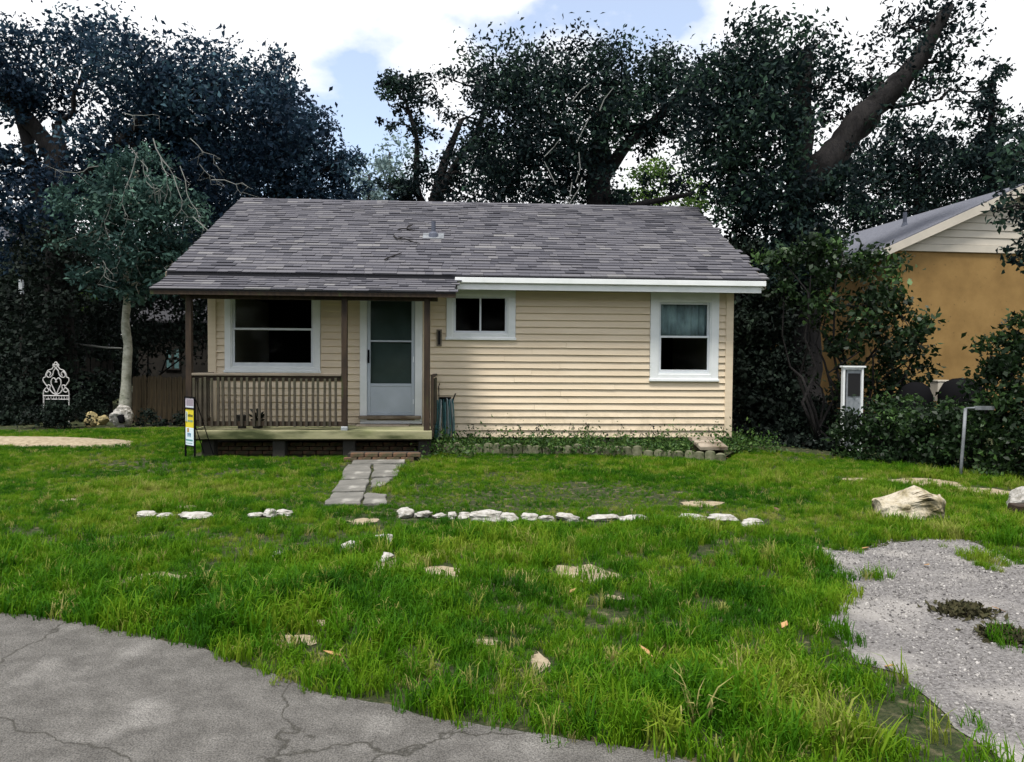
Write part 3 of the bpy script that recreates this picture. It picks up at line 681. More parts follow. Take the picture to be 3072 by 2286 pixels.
MB().add([P[2], P[2] + Vector((.1, .02, .05)), P[2] + Vector((.14, .06, .1)), P[2] + Vector((.04, .05, .08))], [(0, 1, 2, 3)]).build('leaf', 'bark', o)

# ------------------------------------------------------------------ garden bed with edging
ED = [G(950, 984), G(1060, 985), G(1200, 987), G(1330, 990), G(1450, 996), G(1530, 1002), G(1572, 1004)]
bed_poly = [tuple(p[:2]) for p in ED] + [tuple(hw(9.3, -0.1)[:2]), tuple(hw(9.2, 0.02)[:2]), tuple(hw(3.9, 0.02)[:2])]
tag(sheet('garden_bed', bed_poly, 0.10, 'soil', 0.3, 0.0), kind='structure')
edg = tag(empty('garden_edging', ED[0]), 'mossy scalloped concrete edging along the weedy bed below the siding', 'edging')
def polyline_pts(pts, step):
    out = []; carry = 0.0
    for a, b in zip(pts[:-1], pts[1:]):
        Ls = (b - a).length; s = carry
        while s < Ls: out.append((a.lerp(b, s / Ls), (b - a).normalized())); s += step
        carry = s - Ls
    return out
for p, t in polyline_pts(ED, 0.165):
    w = 0.078; poly = [(-w, -0.06), (w, -0.06), (w, 0.14)] + [(w * math.cos(a), 0.155 + 0.035 * math.sin(a)) for a in (0.5, 1.05, 1.57, 2.1, 2.64)] + [(-w, 0.14)]
    MB().prism(poly, -0.03, 0.03, 'y').build('edging_block', 'edging', edg, bevel=0.006, loc=p - ED[0] + Vector((0, 0, random.uniform(-.06, .012))), rot=(random.uniform(-.22, .22), random.uniform(-.10, .10), math.atan2(t.y, t.x) + random.uniform(-.08, .08)))
pb = G(1520, 985) ; pb = Vector((pb.x - 0.05, 11.85, 0.0))
sp = tag(empty('splash_board', pb, TH), 'weathered stained plank ramp propped at the end of the edging', 'plank')
MB().box(-0.22, 0.22, -0.32, 0.32, -0.03, 0.03).build('plank', 'plank', sp, bevel=0.008, loc=(0, 0, 0.26), rot=(R(9), 0, 0))
MB().box(-0.2, -0.12, -0.2, 0.3, 0.0, 0.24).box(0.12, 0.2, -0.2, 0.3, 0.0, 0.24).build('support', 'darkwood', sp)

# ------------------------------------------------------------------ stones
def rock(name, label, cat, loc, size, mat, seed, group=None, cuts=3, rough=0.25, blocky=1.0, rz=0.0):
    bm = bmesh.new(); bmesh.ops.create_icosphere(bm, subdivisions=cuts, radius=1.0)
    rn = random.Random(seed)
    planes = [(Vector((rn.gauss(0, 1), rn.gauss(0, 1), rn.gauss(0, .7))).normalized(), rn.uniform(0.55, 0.85)) for _ in range(9)]
    for v_ in bm.verts:
        p = v_.co.copy()
        if blocky < 1: p = Vector([math.copysign(abs(c_) ** blocky, c_) for c_ in p]) * 0.92
        for n, d in planes:
            e = p.dot(n) - d
            if e > 0: p -= n * e * 0.85
        q = vnoise(np.array([p.x * 2 + seed]), np.array([p.y * 2 + p.z * 3.1]), seed, 1.0, 3)[0] - 0.5
        p *= 1 + q * rough * 2
        v_.co = Vector((p.x * size[0], p.y * size[1], p.z * size[2]))
    me = bpy.data.meshes.new(name); bm.to_mesh(me); bm.free(); me.materials.append(M[mat])
    o = link(name, me, None, loc, (0, 0, rz)); tag(o, label, cat, group); return o
# big limestone boulder in the lawn
bc = G(1986, 1128)
bld = rock('boulder', 'large cragged cream limestone boulder lying in the lawn beside the gravel', 'boulder', (bc.x, bc.y + 0.10, 0.04), (0.47, 0.27, 0.40), 'rock', 5, None, 5, 0.12, 0.55)
bx_ = np.array([-.5, -.44, -.34, -.22, -.10, -.02, .06, .14, .22, .30, .40, .46, .5]); bh_ = np.array([.16, .25, .27, .26, .30, .36, .37, .30, .25, .27, .33, .34, .20])
for v_ in bld.data.vertices:
    c_ = v_.co
    if c_.z > 0:
        pr_ = float(np.interp(c_.x, bx_, bh_)); nz = vnoise(np.array([c_.x * 7 + 3]), np.array([c_.y * 6 + c_.z * 5]), 4)[0] - .5
        c_.z = c_.z * pr_ / 0.36 * (1 - .35 * max(0, c_.y) / .27) + nz * .05
        c_.y += (vnoise(np.array([c_.x * 8]), np.array([c_.z * 9]), 14)[0] - .5) * .12
rc = G(2215, 1112)
rock('boulder', 'pale rock beside a dark timber scrap in the lawn', 'rock', (rc.x + 0.05, rc.y + 0.1, 0.10), (0.16, 0.16, 0.16), 'whitestone', 9, None, 4, 0.35)
tb = tag(MB().box(-0.2, 0.2, -0.06, 0.06, -0.045, 0.045).build('timber_scrap', 'darkwood', bevel=0.01, loc=(rc.x - 0.02, rc.y - 0.12, 0.07), rot=(0.1, 0.06, 0.2)), 'dark rotten timber scrap lying against the pale rock', 'timber')
ROW = [(860, 892, 1108, .09), (893, 932, 1124, .05), (936, 966, 1124, .035), (968, 990, 1125, .045), (992, 1020, 1125, .05), (1022, 1084, 1130, .085), (1086, 1130, 1131, .06), (1131, 1166, 1131, .055), (1167, 1202, 1131, .055), (1203, 1256, 1130, .055),
       (1279, 1343, 1131, .045), (1345, 1406, 1130, .045), (1478, 1538, 1131, .05), (1540, 1608, 1132, .055), (1608, 1656, 1140, .05), (287, 334, 1122, .04), (336, 372, 1124, .04), (384, 456, 1127, .05), (530, 568, 1123, .03), (570, 594, 1122, .06), (596, 632, 1118, .04)]
STONES = []
for i, (a, b, yv, hh) in enumerate(ROW):
    A = G(a, yv); B = G(b, yv); w = (B.x - A.x) / 2
    if yv < 1115: A = G(a, 1124); B = G(b, 1124)
    c = (A + B) / 2
    o = rock('edging_stone', ('tall rounded white stone standing at the walkway end of the stone row' if i == 0 else 'broad chunky white stone, the biggest in the row across the lawn' if i == 5 else 'whitewashed stone in the stone row running from the walkway towards the boulder' if i < 15 else 'whitewashed stone in the short broken row before the porch railing'), 'stone', (c.x, c.y + 0.06, hh * 0.42), (w * 1.2, 0.10, hh * 0.78), 'whitestone', 40 + i, 'white stones in the row before the siding' if i < 15 else 'white stones in the row before the porch', 4, 0.22, 0.55 if i else 0.8, rz=random.uniform(-.08, .08))
    STONES.append((c.x, c.y + 0.06, w * 1.1, 0.10))
for i, (vx, vy, wv, hh, lb) in enumerate(((832, 1172, 46, .045, 'flat pale stone sunk in the grass below the walkway'), (760, 1192, 44, .05, 'cream lump of stone in the grass left of the flat pale stone'), (600, 1207, 22, .03, 'small pinkish chip of stone alone in the grass'), (838, 1214, 34, .04, 'white shard of stone beside the bare sand spots'), (1685, 1107, 10, .02, 'tiny orange brick chip in the lawn beyond the white stones'))):
    c = G(vx, vy); e = G(vx + wv / 2, vy)
    rock('lawn_stone', lb, 'stone', (c.x, c.y, hh * 0.5), (e.x - c.x, 0.09, hh), 'whitestone' if i != 4 else 'brick', 80 + i, None, 3, 0.25)
    STONES.append((c.x, c.y, (e.x - c.x) * 1.0, 0.09))
# rocks by the slim tree
wr = at(262, 910, 16.6)
wroot = tag(empty('white_rock', (wr.x, 16.6, 0)), 'white rock with a black lump for its square opening below the slim tree', 'rock')
_r = rock('shell', None, None, (0, 0, 0.0), (0.26, 0.2, 0.30), 'whitestone', 21, None, 4, 0.25); _r.parent = wroot; _r.location = (0, 0, 0.22)
_h = rock('hollow', None, None, (0, 0, 0), (0.10, 0.05, 0.11), 'black', 23, None, 3, 0.2, 0.55); _h.parent = wroot; _h.location = (0.09, -0.17, 0.19)  # solid black lump stands in for the shaded hollow
for i, (vx, vy, d, s, lb) in enumerate(((200, 903, 16.9, .13, 'square tan field stone topmost of the small pile by the slim tree'), (222, 910, 16.7, .12, 'rounded tan field stone between the pile and the white rock'), (196, 917, 16.6, .12, 'low mossy tan field stone at the bottom of the small pile'))):
    p = at(vx, vy, d); rock('field_stone', lb, 'stone', (p.x, d, max(0.09, p.z)), (s * 1.2, s, s), 'tanstone', 60 + i, None, 3, 0.2)
for d_ in ((-0.0, 0.0),):
    p = at(198, 917, 16.75); rock('field_stone', 'broad dark tan base stone under the small stone pile', 'stone', (p.x, 17.0, 0.07), (0.24, 0.16, 0.12), 'tanstone', 66, None, 3, 0.2)

# ------------------------------------------------------------------ yard sign
sgp = at(411, 777, 11.25)
sg = tag(empty('yard_sign', (sgp.x, sgp.y, 0.08), R(-38)), 'tall narrow yard sign with yellow and white panel in a black frame', 'sign')
fw = 0.125
fr_ = MB().box(-fw - 0.018, -fw, -0.012, 0.012, -0.02, 0.90).box(fw, fw + 0.018, -0.012, 0.012, -0.02, 0.90).box(-fw, fw, -0.011, 0.011, 0.882, 0.90).box(-fw, fw, -0.011, 0.011, 0.712, 0.73).box(-fw, fw, -0.011, 0.011, 0.14, 0.158)
fr_.build('frame', 'black', sg)
MB().box(-fw, fw, -0.004, 0.004, 0.731, 0.881).build('rider_panel', 'signtop', sg)
MB().box(-fw, fw, -0.004, 0.004, 0.43, 0.711).build('yellow_panel', 'signyellow', sg)
lowp = MB().box(-fw, fw, -0.004, 0.004, 0.159, 0.4295).build('white_panel', 'signwhite', sg)
def mark(a, b, c, d, m, nm='printed_mark'): MB().box(a, b, -0.0065, -0.0042, c, d).build(nm, m, sg)
for i in range(7): mark(-0.10 + i * 0.029, -0.10 + i * 0.029 + random.uniform(.006, .016), 0.76, 0.86, 'signgrey')
mark(-0.115, 0.115, 0.742, 0.752, 'signwhite')
mark(-0.115, -0.098, 0.52, 0.68, 'signwhite'); mark(-0.095, -0.08, 0.50, 0.66, 'signink'); mark(-0.076, -0.064, 0.52, 0.67, 'signwhite')
x_ = -0.05
for w in (0.02, 0.03, 0.018, 0.03, 0.028): mark(x_, x_ + w - 0.006, 0.595, 0.63 + random.uniform(-.005, .008), 'signink'); x_ += w + .004
x_ = -0.05
for w in (0.03, 0.018, 0.022, 0.03, 0.02): mark(x_, x_ + w - 0.006, 0.515, 0.545, 'signteal'); x_ += w + .006
mark(-0.075, -0.025, 0.36, 0.42, 'signbrown')
for k, x_ in enumerate((-0.07, -0.035, 0.0)):
    MB().prism([(x_, 0.345), (x_ + 0.01, 0.345), (x_ + 0.016, 0.315), (x_ + 0.022, 0.345), (x_ + 0.031, 0.345), (x_ + 0.02, 0.285), (x_ + 0.011, 0.285)], -0.0065, -0.0042, 'y').build('printed_letter', 'signblue', sg)
x_ = -0.11
for w in (0.022, 0.03, 0.02, 0.03, 0.014, 0.03, 0.026, 0.02): mark(x_, x_ + w - 0.006, 0.225, 0.25, 'signteal'); x_ += w + .001
for k in range(6): mark(-0.1 + k * 0.03, -0.1 + k * 0.03 + 0.018, 0.185, 0.196, 'signteal')
for sx in (-1, 1): MB().tube([(sx * (fw + .009), 0.02, 0.86), (sx * (fw + .009), 0.30, 0.0)], 0.008, 6).build('back_leg', 'black', sg)

# ------------------------------------------------------------------ leaves and trees
def leaves_mesh(name, pts, size, mat, tones=None, aspect=0.5, droop=0.0, fold=0.18, rng=RNG):
    """pts: Nx3 leaf positions -> one mesh of small folded leaf quads"""
    n = len(pts)
    d = rng.normal(size=(n, 3)); d[:, 2] -= droop; d /= np.linalg.norm(d, axis=1)[:, None]
    a = rng.normal(size=(n, 3)); s = np.cross(d, a); s /= np.linalg.norm(s, axis=1)[:, None]
    nn = np.cross(d, s)
    l = (size * rng.uniform(0.45, 1.5, n))[:, None]
    v = np.empty((n, 4, 3))
    v[:, 0] = pts; v[:, 2] = pts + d * l
    mid = pts + d * l * 0.52
    v[:, 1] = mid + s * l * aspect * 0.5 + nn * l * fold; v[:, 3] = mid - s * l * aspect * 0.5 + nn * l * fold
    me = bpy.data.meshes.new(name)
    me.vertices.add(n * 4); me.vertices.foreach_set('co', v.reshape(-1).astype(np.float32))
    me.loops.add(n * 4); me.loops.foreach_set('vertex_index', np.arange(n * 4, dtype=np.int32))
    me.polygons.add(n); me.polygons.foreach_set('loop_start', np.arange(0, n * 4, 4, dtype=np.int32))
    t = me.attributes.new('tone', 'FLOAT', 'FACE')
    t.data.foreach_set('value', (rng.uniform(0, 1, n) if tones is None else tones).astype(np.float32))
    me.update(calc_edges=True); me.validate(); me.materials.append(M[mat])
    return me
def blob_points(c, r, n, rng=RNG, clump=0.20, squash=0.85):
    """clumped points in an uneven ball"""
    k = max(6, int(n / 55))
    d = rng.normal(size=(k, 3)); d /= np.linalg.norm(d, axis=1)[:, None]
    rad = r * rng.uniform(0.25, 1.0, k) ** 0.55 * (0.8 + 0.4 * vnoise(d[:, 0] * 2 + c[0], d[:, 1] * 2 + d[:, 2] * 3 + c[2], 3, 1.0, 2))
    cc = np.asarray(c) + d * rad[:, None] * np.array([1, 1, squash])
    idx = rng.integers(0, k, n)
    p = cc[idx] + rng.normal(size=(n, 3)) * r * clump * np.array([1, 1, 0.7])
    tn = np.clip(rng.uniform(0, 0.75, k)[idx] + rng.normal(0, 0.16, n) + rng.uniform(-.18, .22), 0, 1)
    return p, tn, cc
def wiggle(a, b, n=5, amp=0.08):
    a = Vector(a); b = Vector(b); Ls = (b - a).length
    out = [a]
    for i in range(1, n):
        out.append(a.lerp(b, i / n) + Vector((random.gauss(0, 1), random.gauss(0, 1), random.gauss(0, 1))) * amp * Ls * 0.5)
    return out + [b]
def lumpy(pts, rad, amp):
    o, r_ = [], []
    for i in range(len(pts) - 1):
        for k in range(4):
            t = k / 4; o.append(Vector(pts[i]).lerp(Vector(pts[i + 1]), t)); r_.append(rad[i] + (rad[i + 1] - rad[i]) * t)
    o.append(Vector(pts[-1])); r_.append(rad[-1]); n = len(o)
    for i in range(1, n - 1):
        o[i] = o[i] + Vector((random.gauss(0, 1), random.gauss(0, 1), 0)) * r_[i] * 0.14; r_[i] *= 1 + random.uniform(-amp, amp) * 2
    sm = [o[0]] + [(o[i - 1] + o[i] * 2 + o[i + 1]) / 4 for i in range(1, n - 1)] + [o[-1]]
    return sm, r_
def tree(name, label, cat, base, trunk, r0, blobs, leaf, size, mat='leaf_oak', bark='bark', k=30, group=None, aspect=0.5, twigs=3, limbs=None, extra=None, clump=0.22, droop=0.2):
    """trunk: list of points; limbs: list of (points, r0, r1); blobs: (vx, vy, depth, r) measured in the photo's bearings, at their real distance"""
    root = tag(empty(name, base), label, cat, group)
    off = -Vector(base)
    mb = MB(); n = len(trunk)
    tp = [Vector(p) + off for p in trunk]
    tp, tr_r = lumpy(tp, [r0 * (1.25 if i == 0 else 1 - 0.72 * i / (n - 1)) for i in range(n)], 0.05); n = len(tp)
    mb.tube(tp, tr_r, 11)
    src = list(tp[max(1, n // 2):])
    for L_ in (limbs or []):
        pts = [Vector(p) + off for p in L_[0]]
        m_ = len(pts); pts, rr2 = lumpy(pts, [L_[1] + (L_[2] - L_[1]) * i / (m_ - 1) for i in range(m_)], 0.07); mb.tube(pts, rr2, 9); src += pts[3:]
    P, T = [], []
    for b in blobs:
        c = at(b[0], b[1], b[2]) + off; r = b[3]; kk = b[4] if len(b) > 4 else 1.0
        if c.z - off.z < 0.2: c.z = 0.2
        nn = int(k * kk * r * r / (size * size))
        p, t, cc = blob_points(c, r, nn, clump=clump); P.append(p); T.append(t)
        near = min(src, key=lambda q: (q - c).length + (0.6 * max(0, q.z - c.z)))
        rr_ = min(0.09, 0.035 * r + 0.02)
        wp = wiggle(near, c, 5, 0.10); mb.tube(wp, [rr_ * (1.15 - 0.75 * i / 5) for i in range(6)], 6)
        for q in range(twigs):
            e = Vector(cc[random.randrange(len(cc))]); mb.tube(wiggle(wp[random.choice((3, 4, 5))], e, 3, 0.15), [rr_ * .4, rr_ * .3, rr_ * .2, rr_ * .08], 5)
    mb.build('trunk', bark, root, smooth=True)
    P = np.concatenate(P); T = np.concatenate(T)
    P[:, 2] = np.maximum(P[:, 2], 0.02 + off.z)
    link('crown', leaves_mesh('crown', P, leaf_size(size, leaf), mat, T, aspect, droop), root)
    if extra: extra(root, off)
    return root
def leaf_size(s, leaf): return s * leaf
def gp(vx, d): p = at(vx, 777, d); return Vector((p.x, d, 0))

# big oak at the left
b0 = gp(118, 19)
tree('oak_tree', 'broad dark oak, leaves tinted with the blue lens veil, filling the sky left of the house', 'tree', b0,
     [b0, at(125, 700, 19), at(128, 520, 19), at(132, 400, 19), at(128, 330, 19), at(122, 270, 19)], 0.42,
     [(-40, 150, 19, 1.3), (50, 150, 19, 1.2), (20, 205, 18.5, .7), (105, 215, 19.5, .8), (210, 120, 19, 1.3), (300, 160, 18, 1.1), (290, 255, 19, 1.0), (395, 170, 19, 1.1), (440, 230, 18.5, 1.25), (520, 190, 19, 1.15), (575, 165, 19.5, .75),
      (215, 320, 18.5, .95), (320, 320, 19, 1.2), (420, 310, 19.5, 1.25), (520, 290, 19, 1.2), (600, 270, 19, 1.0), (90, 345, 19.5, .8), (30, 430, 19, .85), (130, 420, 18.5, 1.0), (240, 400, 20, 1.1), (350, 400, 20, 1.2), (460, 390, 19, 1.1), (-20, 380, 19, .8), (40, 520, 20, 1.0)],
     1.0, 0.135, 'leaf_blue', group=None, k=27,
     limbs=[([at(128, 400, 19), at(110, 320, 19), at(70, 270, 19), at(20, 220, 19), at(-40, 180, 19)], 0.26, 0.13), ([at(127, 520, 19), at(80, 400, 19.2), at(60, 320, 19), at(40, 240, 19)], 0.24, 0.12), ([at(128, 480, 19), at(190, 380, 18.6), at(270, 300, 18.4), at(340, 220, 18.4), at(385, 195, 18.4)], 0.2, 0.06), ([at(70, 360, 19), at(0, 345, 19), at(-60, 350, 19)], .11, .06)])
# second oak behind the house at the left
b0 = gp(600, 22.5)
tree('oak_tree', 'rounded oak rising behind the left half of the roof ridge', 'tree', b0,
     [b0, at(600, 640, 22.5), at(590, 520, 22.5), at(600, 420, 22.5), at(610, 330, 22.5)], 0.36,
     [(610, 225, 22.5, .8), (640, 290, 22, 1.0), (690, 270, 22.5, .55), (590, 330, 22, 1.2), (680, 345, 22.5, 1.0), (735, 345, 22.5, .65), (500, 420, 22, 1.3), (600, 410, 22, 1.2), (700, 405, 22, .95), (755, 410, 22.5, .55), (540, 360, 22.8, 1.2), (650, 440, 23, 1.0), (440, 470, 22, 1.2), (570, 195, 22.8, .7)],
     1.0, 0.14, 'leaf_blue', k=30,
     limbs=[([at(595, 520, 22.5), at(550, 420, 22), at(500, 380, 22)], .18, .08), ([at(595, 470, 22.5), at(660, 390, 22.3), at(720, 360, 22.3)], .16, .06)])
# slim pale tree
b0 = gp(270, 17.4)
def twig_extra(root, off):
    mb = MB()
    tw = [((330, 300), (350, 340), (362, 380), (364, 420)), ((285, 320), (318, 365), (332, 400), (338, 440)), ((300, 330), (285, 370), (277, 400), (262, 440), (270, 470)), ((310, 345), (320, 395), (345, 410), (345, 440)),
          ((390, 360), (405, 420), (425, 455), (440, 500)), ((250, 400), (240, 450), (225, 480), (240, 520)), ((350, 345), (375, 380), (395, 430), (405, 470)), ((215, 360), (180, 372), (140, 372), (100, 358)),
          ((270, 500), (262, 540), (250, 580)), ((275, 500), (298, 540), (296, 575)), ((365, 490), (362, 510), (360, 525)), ((360, 545), (358, 580), (335, 600)), ((358, 580), (375, 605)), ((225, 565), (230, 580), (228, 600)),
          ((430, 355), (455, 380), (470, 395)), ((460, 390), (510, 400), (540, 405)), ((420, 470), (450, 500), (470, 540)), ((230, 455), (215, 500), (205, 530)), ((270, 245), (300, 250), (330, 248)), ((410, 300), (440, 330), (480, 345))]
    for q in tw:
        d = random.uniform(15.8, 16.6); pts = [at(x + random.uniform(-3, 3), y, d + random.uniform(-.1, .1)) + off for x, y in q]
        dense = []
        for a, b_ in zip(pts[:-1], pts[1:]): dense += [a, a.lerp(b_, .5) + Vector((random.gauss(0, .03), 0, random.gauss(0, .03)))]
        dense.append(pts[-1]); r_ = random.uniform(.007, .013)
        mb.tube(dense, [r_ * (1.2 - 0.8 * i / (len(dense) - 1)) for i in range(len(dense))], 5)
        for z in range(4):
            s = random.choice(dense[1:]); mb.tube([s, s + Vector((random.uniform(-.18, .18), 0, random.uniform(-.22, .02))), s + Vector((random.uniform(-.3, .3), 0, random.uniform(-.4, -.1)))], [r_ * .6, r_ * .4, r_ * .2], 4)
    tag(mb.build('dead_twigs', 'twig', root), kind='stuff')
tree('slim_tree', 'slim young tree with pale blotched trunk and drooping bare twigs', 'tree', b0,
     [b0, at(272, 850, 17.4), at(276, 760, 17.4), at(272, 700, 17.4), at(276, 640, 17.4), at(272, 570, 17.4), at(280, 480, 17.3), at(290, 400, 17.2)], 0.13,
     [(230, 440, 16.8, .75), (310, 440, 16.6, .8), (370, 500, 16.8, .7), (270, 520, 16.6, .75), (190, 500, 17, .65), (330, 560, 16.6, .7), (210, 580, 16.8, .55), (300, 610, 16.8, .5), (240, 620, 17, .45), (390, 440, 17, .7), (180, 430, 17, .6), (355, 620, 16.6, .35), (375, 570, 16.4, .4), (300, 370, 17, .7)],
     1.0, 0.115, 'leaf_teal', 'palebark', k=27, twigs=2, extra=twig_extra)
# oak right of the sky gap
b0 = gp(900, 23.5)
tree('oak_tree', 'loose dark oak right of the sky gap behind the roof', 'tree', b0,
     [b0, at(910, 640, 23.5), at(930, 480, 23.5), at(960, 360, 23.5), at(1000, 260, 23.5)], 0.3,
     [(850, 195, 23.5, .6), (880, 245, 23.5, .7, .9), (850, 265, 23, .35), (935, 195, 23.5, .75, .55), (1000, 180, 23.5, .8, .5), (920, 300, 23.5, .5, .6), (1020, 250, 23.5, .8, .55), (960, 350, 23.5, .9, .9), (1040, 330, 23.5, .9), (900, 400, 23.5, .75), (850, 405, 23.5, .5), (980, 410, 23, 1.0), (1070, 400, 23, 1.0), (890, 440, 23, .7), (870, 160, 23.5, .7)],
     1.0, 0.14, 'leaf_oak', k=22,
     limbs=[([at(940, 440, 23.5), at(985, 360, 23.3), at(1035, 290, 23.3), at(1060, 200, 23.3)], .16, .06), ([at(930, 480, 23.5), at(900, 400, 23.5), at(905, 300, 23.5), at(880, 220, 23.5)], .13, .05)])
# big oak over the ridge
b0 = gp(1320, 20.5)
def twig2(root, off):
    mb = MB()
    for q in (((1280, 250), (1265, 280), (1250, 310)), ((1262, 385), (1255, 410), (1235, 440), (1230, 455)), ((1255, 330), (1258, 365), (1248, 395)), ((1225, 430), (1245, 455)), ((1240, 220), (1260, 195), (1280, 180)), ((1180, 340), (1200, 320), (1215, 300)), ((1205, 400), (1190, 370), (1180, 350)), ((1240, 395), (1235, 430)), ((1300, 240), (1310, 215), (1330, 190))):
        d = random.uniform(18.3, 18.8); pts = [at(x, y, d) + off for x, y in q]
        mb.tube(pts, [.014, .011, .008, .005][:len(pts)], 5)
    tag(mb.build('dead_twigs', 'twig', root), kind='stuff')
tree('oak_tree', 'massive dark oak spreading above the middle of the roof ridge', 'tree', b0,
     [b0, at(1310, 640, 20.5), at(1300, 440, 20.5), at(1300, 340, 20.5), at(1310, 250, 20.5), at(1330, 190, 20.5)], 0.5,
     [(1100, 160, 20.5, 1.2), (1090, 240, 20, 1.0), (1170, 200, 20, 1.2), (1260, 150, 20.5, 1.2), (1180, 280, 19.8, 1.2), (1100, 330, 20.5, 1.0), (1270, 240, 19.8, 1.2), (1360, 170, 20.5, 1.2), (1350, 250, 20, 1.1), (1450, 170, 20.5, 1.1), (1430, 240, 20, .8, .8), (1260, 340, 20, 1.0), (1170, 370, 20, 1.1), (1090, 410, 20.5, .9), (1290, 420, 20.5, .8), (1460, 300, 20.5, .8, .7), (1370, 300, 20.5, .7, .8), (1210, 430, 20.5, .8), (1530, 200, 20.5, 1.0), (1400, 430, 21, .6, .7), (1480, 400, 21, .6, .6), (1340, 440, 21, .6)],
     1.0, 0.13, 'leaf_oak', k=25, extra=twig2,
     limbs=[([at(1300, 400, 20.5), at(1360, 310, 20.3), at(1430, 250, 20.2), at(1500, 190, 20.2)], .2, .08), ([at(1300, 380, 20.5), at(1230, 300, 20.3), at(1160, 230, 20.2)], .2, .08), ([at(1305, 470, 20.5), at(1400, 440, 20.5), at(1500, 420, 20.5)], .13, .06)])
# small tree glimpsed behind, its sunlight put into the leaf colour
b0 = gp(1430, 30)
tree('sapling', 'bright green sunlit sapling glimpsed through the oaks behind the ridge', 'tree', b0, [b0, at(1430, 500, 30), at(1425, 420, 30)], 0.12, [(1405, 395, 30, 1.0), (1440, 385, 30, .9), (1470, 430, 30, 1.0), (1510, 430, 30, .8), (1390, 440, 30, .9)], 1.0, 0.17, 'leaf_bright', k=16)
# vine clad oak by the right corner of the house
b0 = gp(1738, 16.5)
tree('oak_tree', 'thick vine-covered oak with a heavy forked limb near the right house corner', 'tree', b0,
     [b0, at(1735, 800, 16.5), at(1735, 620, 16.5), at(1735, 480, 16.5), at(1735, 380, 16.5), at(1738, 280, 16.5), at(1740, 190, 16.5), at(1745, 110, 16.5)], 0.52,
     [(1560, 190, 16.5, 1.0), (1640, 210, 16, 1.05), (1590, 290, 16.2, 1.05), (1680, 300, 16, .9), (1560, 370, 16.5, .75, .7), (1640, 380, 16, .95), (1590, 450, 16.4, .75), (1690, 420, 15.8, .85), (1650, 490, 16, .8), (1720, 520, 15.7, .7), (1770, 440, 16, .65), (1770, 540, 16, .6), (1810, 240, 16.5, .55, .4), (1800, 190, 16.5, .7, .45), (1880, 160, 16.5, .7, .4), (1960, 150, 16.5, .9, .5), (2040, 60, 16.3, .9, .4), (1980, 60, 16.4, .8, .4), (2080, 130, 16.3, .6, .25), (1850, 320, 16.0, .32, .6), (1900, 260, 16.0, .3, .5), (1960, 215, 16.0, .35, .4), (1790, 390, 15.8, .45, .9), (2050, 200, 16.1, .5, .2), (1830, 420, 16.5, .55, .7), (1690, 590, 15.7, .65), (1740, 610, 15.8, .55), (1650, 130, 16.5, 1.1), (1750, 130, 16.5, 1.0), (1540, 280, 16.8, .7, .7)],
     1.0, 0.12, 'leaf_oak', k=27,
     limbs=[([at(1745, 420, 16.5), at(1800, 345, 16.4), at(1845, 290, 16.3), at(1890, 235, 16.3), at(1945, 185, 16.3), at(1990, 130, 16.3), at(2030, 60, 16.3), at(2060, 10, 16.3)], .40, .10), ([at(1738, 300, 16.5), at(1690, 230, 16.4), at(1640, 170, 16.4)], .24, .1), ([at(1890, 235, 16.3), at(1960, 230, 16.2), at(2040, 215, 16.1)], .06, .02)])
# conifer-like trees far right
b0 = gp(2000, 27)
tree('dense_tree', 'dense dark tree rising behind the ochre house roof', 'tree', b0, [b0, at(2000, 600, 27), at(1990, 450, 27), at(1990, 330, 27)], 0.3,
     [(1880, 340, 27, 1.2), (1960, 310, 27, 1.1), (1990, 370, 27, 1.4), (1900, 420, 27, 1.5), (1840, 470, 27, 1.3), (2050, 400, 27, 1.3), (1960, 460, 27, 1.4), (2060, 330, 27, .9), (2010, 285, 27, .6), (1830, 390, 27, .9, .6), (2090, 450, 27, 1.2)], 1.0, 0.16, 'leaf_oak', k=25)
b0 = gp(2150, 24)
tree('pointed_tree', 'pointed dark tree with jagged outline at the end behind the ochre house', 'tree', b0, [b0, at(2150, 500, 24), at(2150, 330, 24), at(2150, 200, 24)], 0.25,
     [(2140, 190, 24, .5), (2155, 160, 24, .5), (2120, 250, 24, .7), (2165, 260, 24, .7), (2100, 310, 24, .8), (2170, 330, 24, .9), (2120, 370, 24, 1.0), (2200, 380, 24, .9), (2230, 320, 24, .6), (2180, 420, 24, 1.0), (2060, 215, 24, .5, .25), (2030, 190, 24, .5, .2)], 1.0, 0.15, 'leaf_oak', k=25)
# pale far trees in the gap
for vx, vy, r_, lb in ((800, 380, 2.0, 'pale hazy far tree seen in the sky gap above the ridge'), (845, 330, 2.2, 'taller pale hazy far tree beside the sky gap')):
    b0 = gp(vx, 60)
    tree('far_tree', lb, 'tree', b0, [b0, at(vx, 500, 60), at(vx, vy, 60)], .3, [(vx, vy, 60, r_), (vx - 15, vy + 45, 60, r_), (vx + 18, vy + 40, 60, r_), (vx, vy + 80, 60, r_ * 1.2)], 1.0, .36, 'leaf_far', k=8)

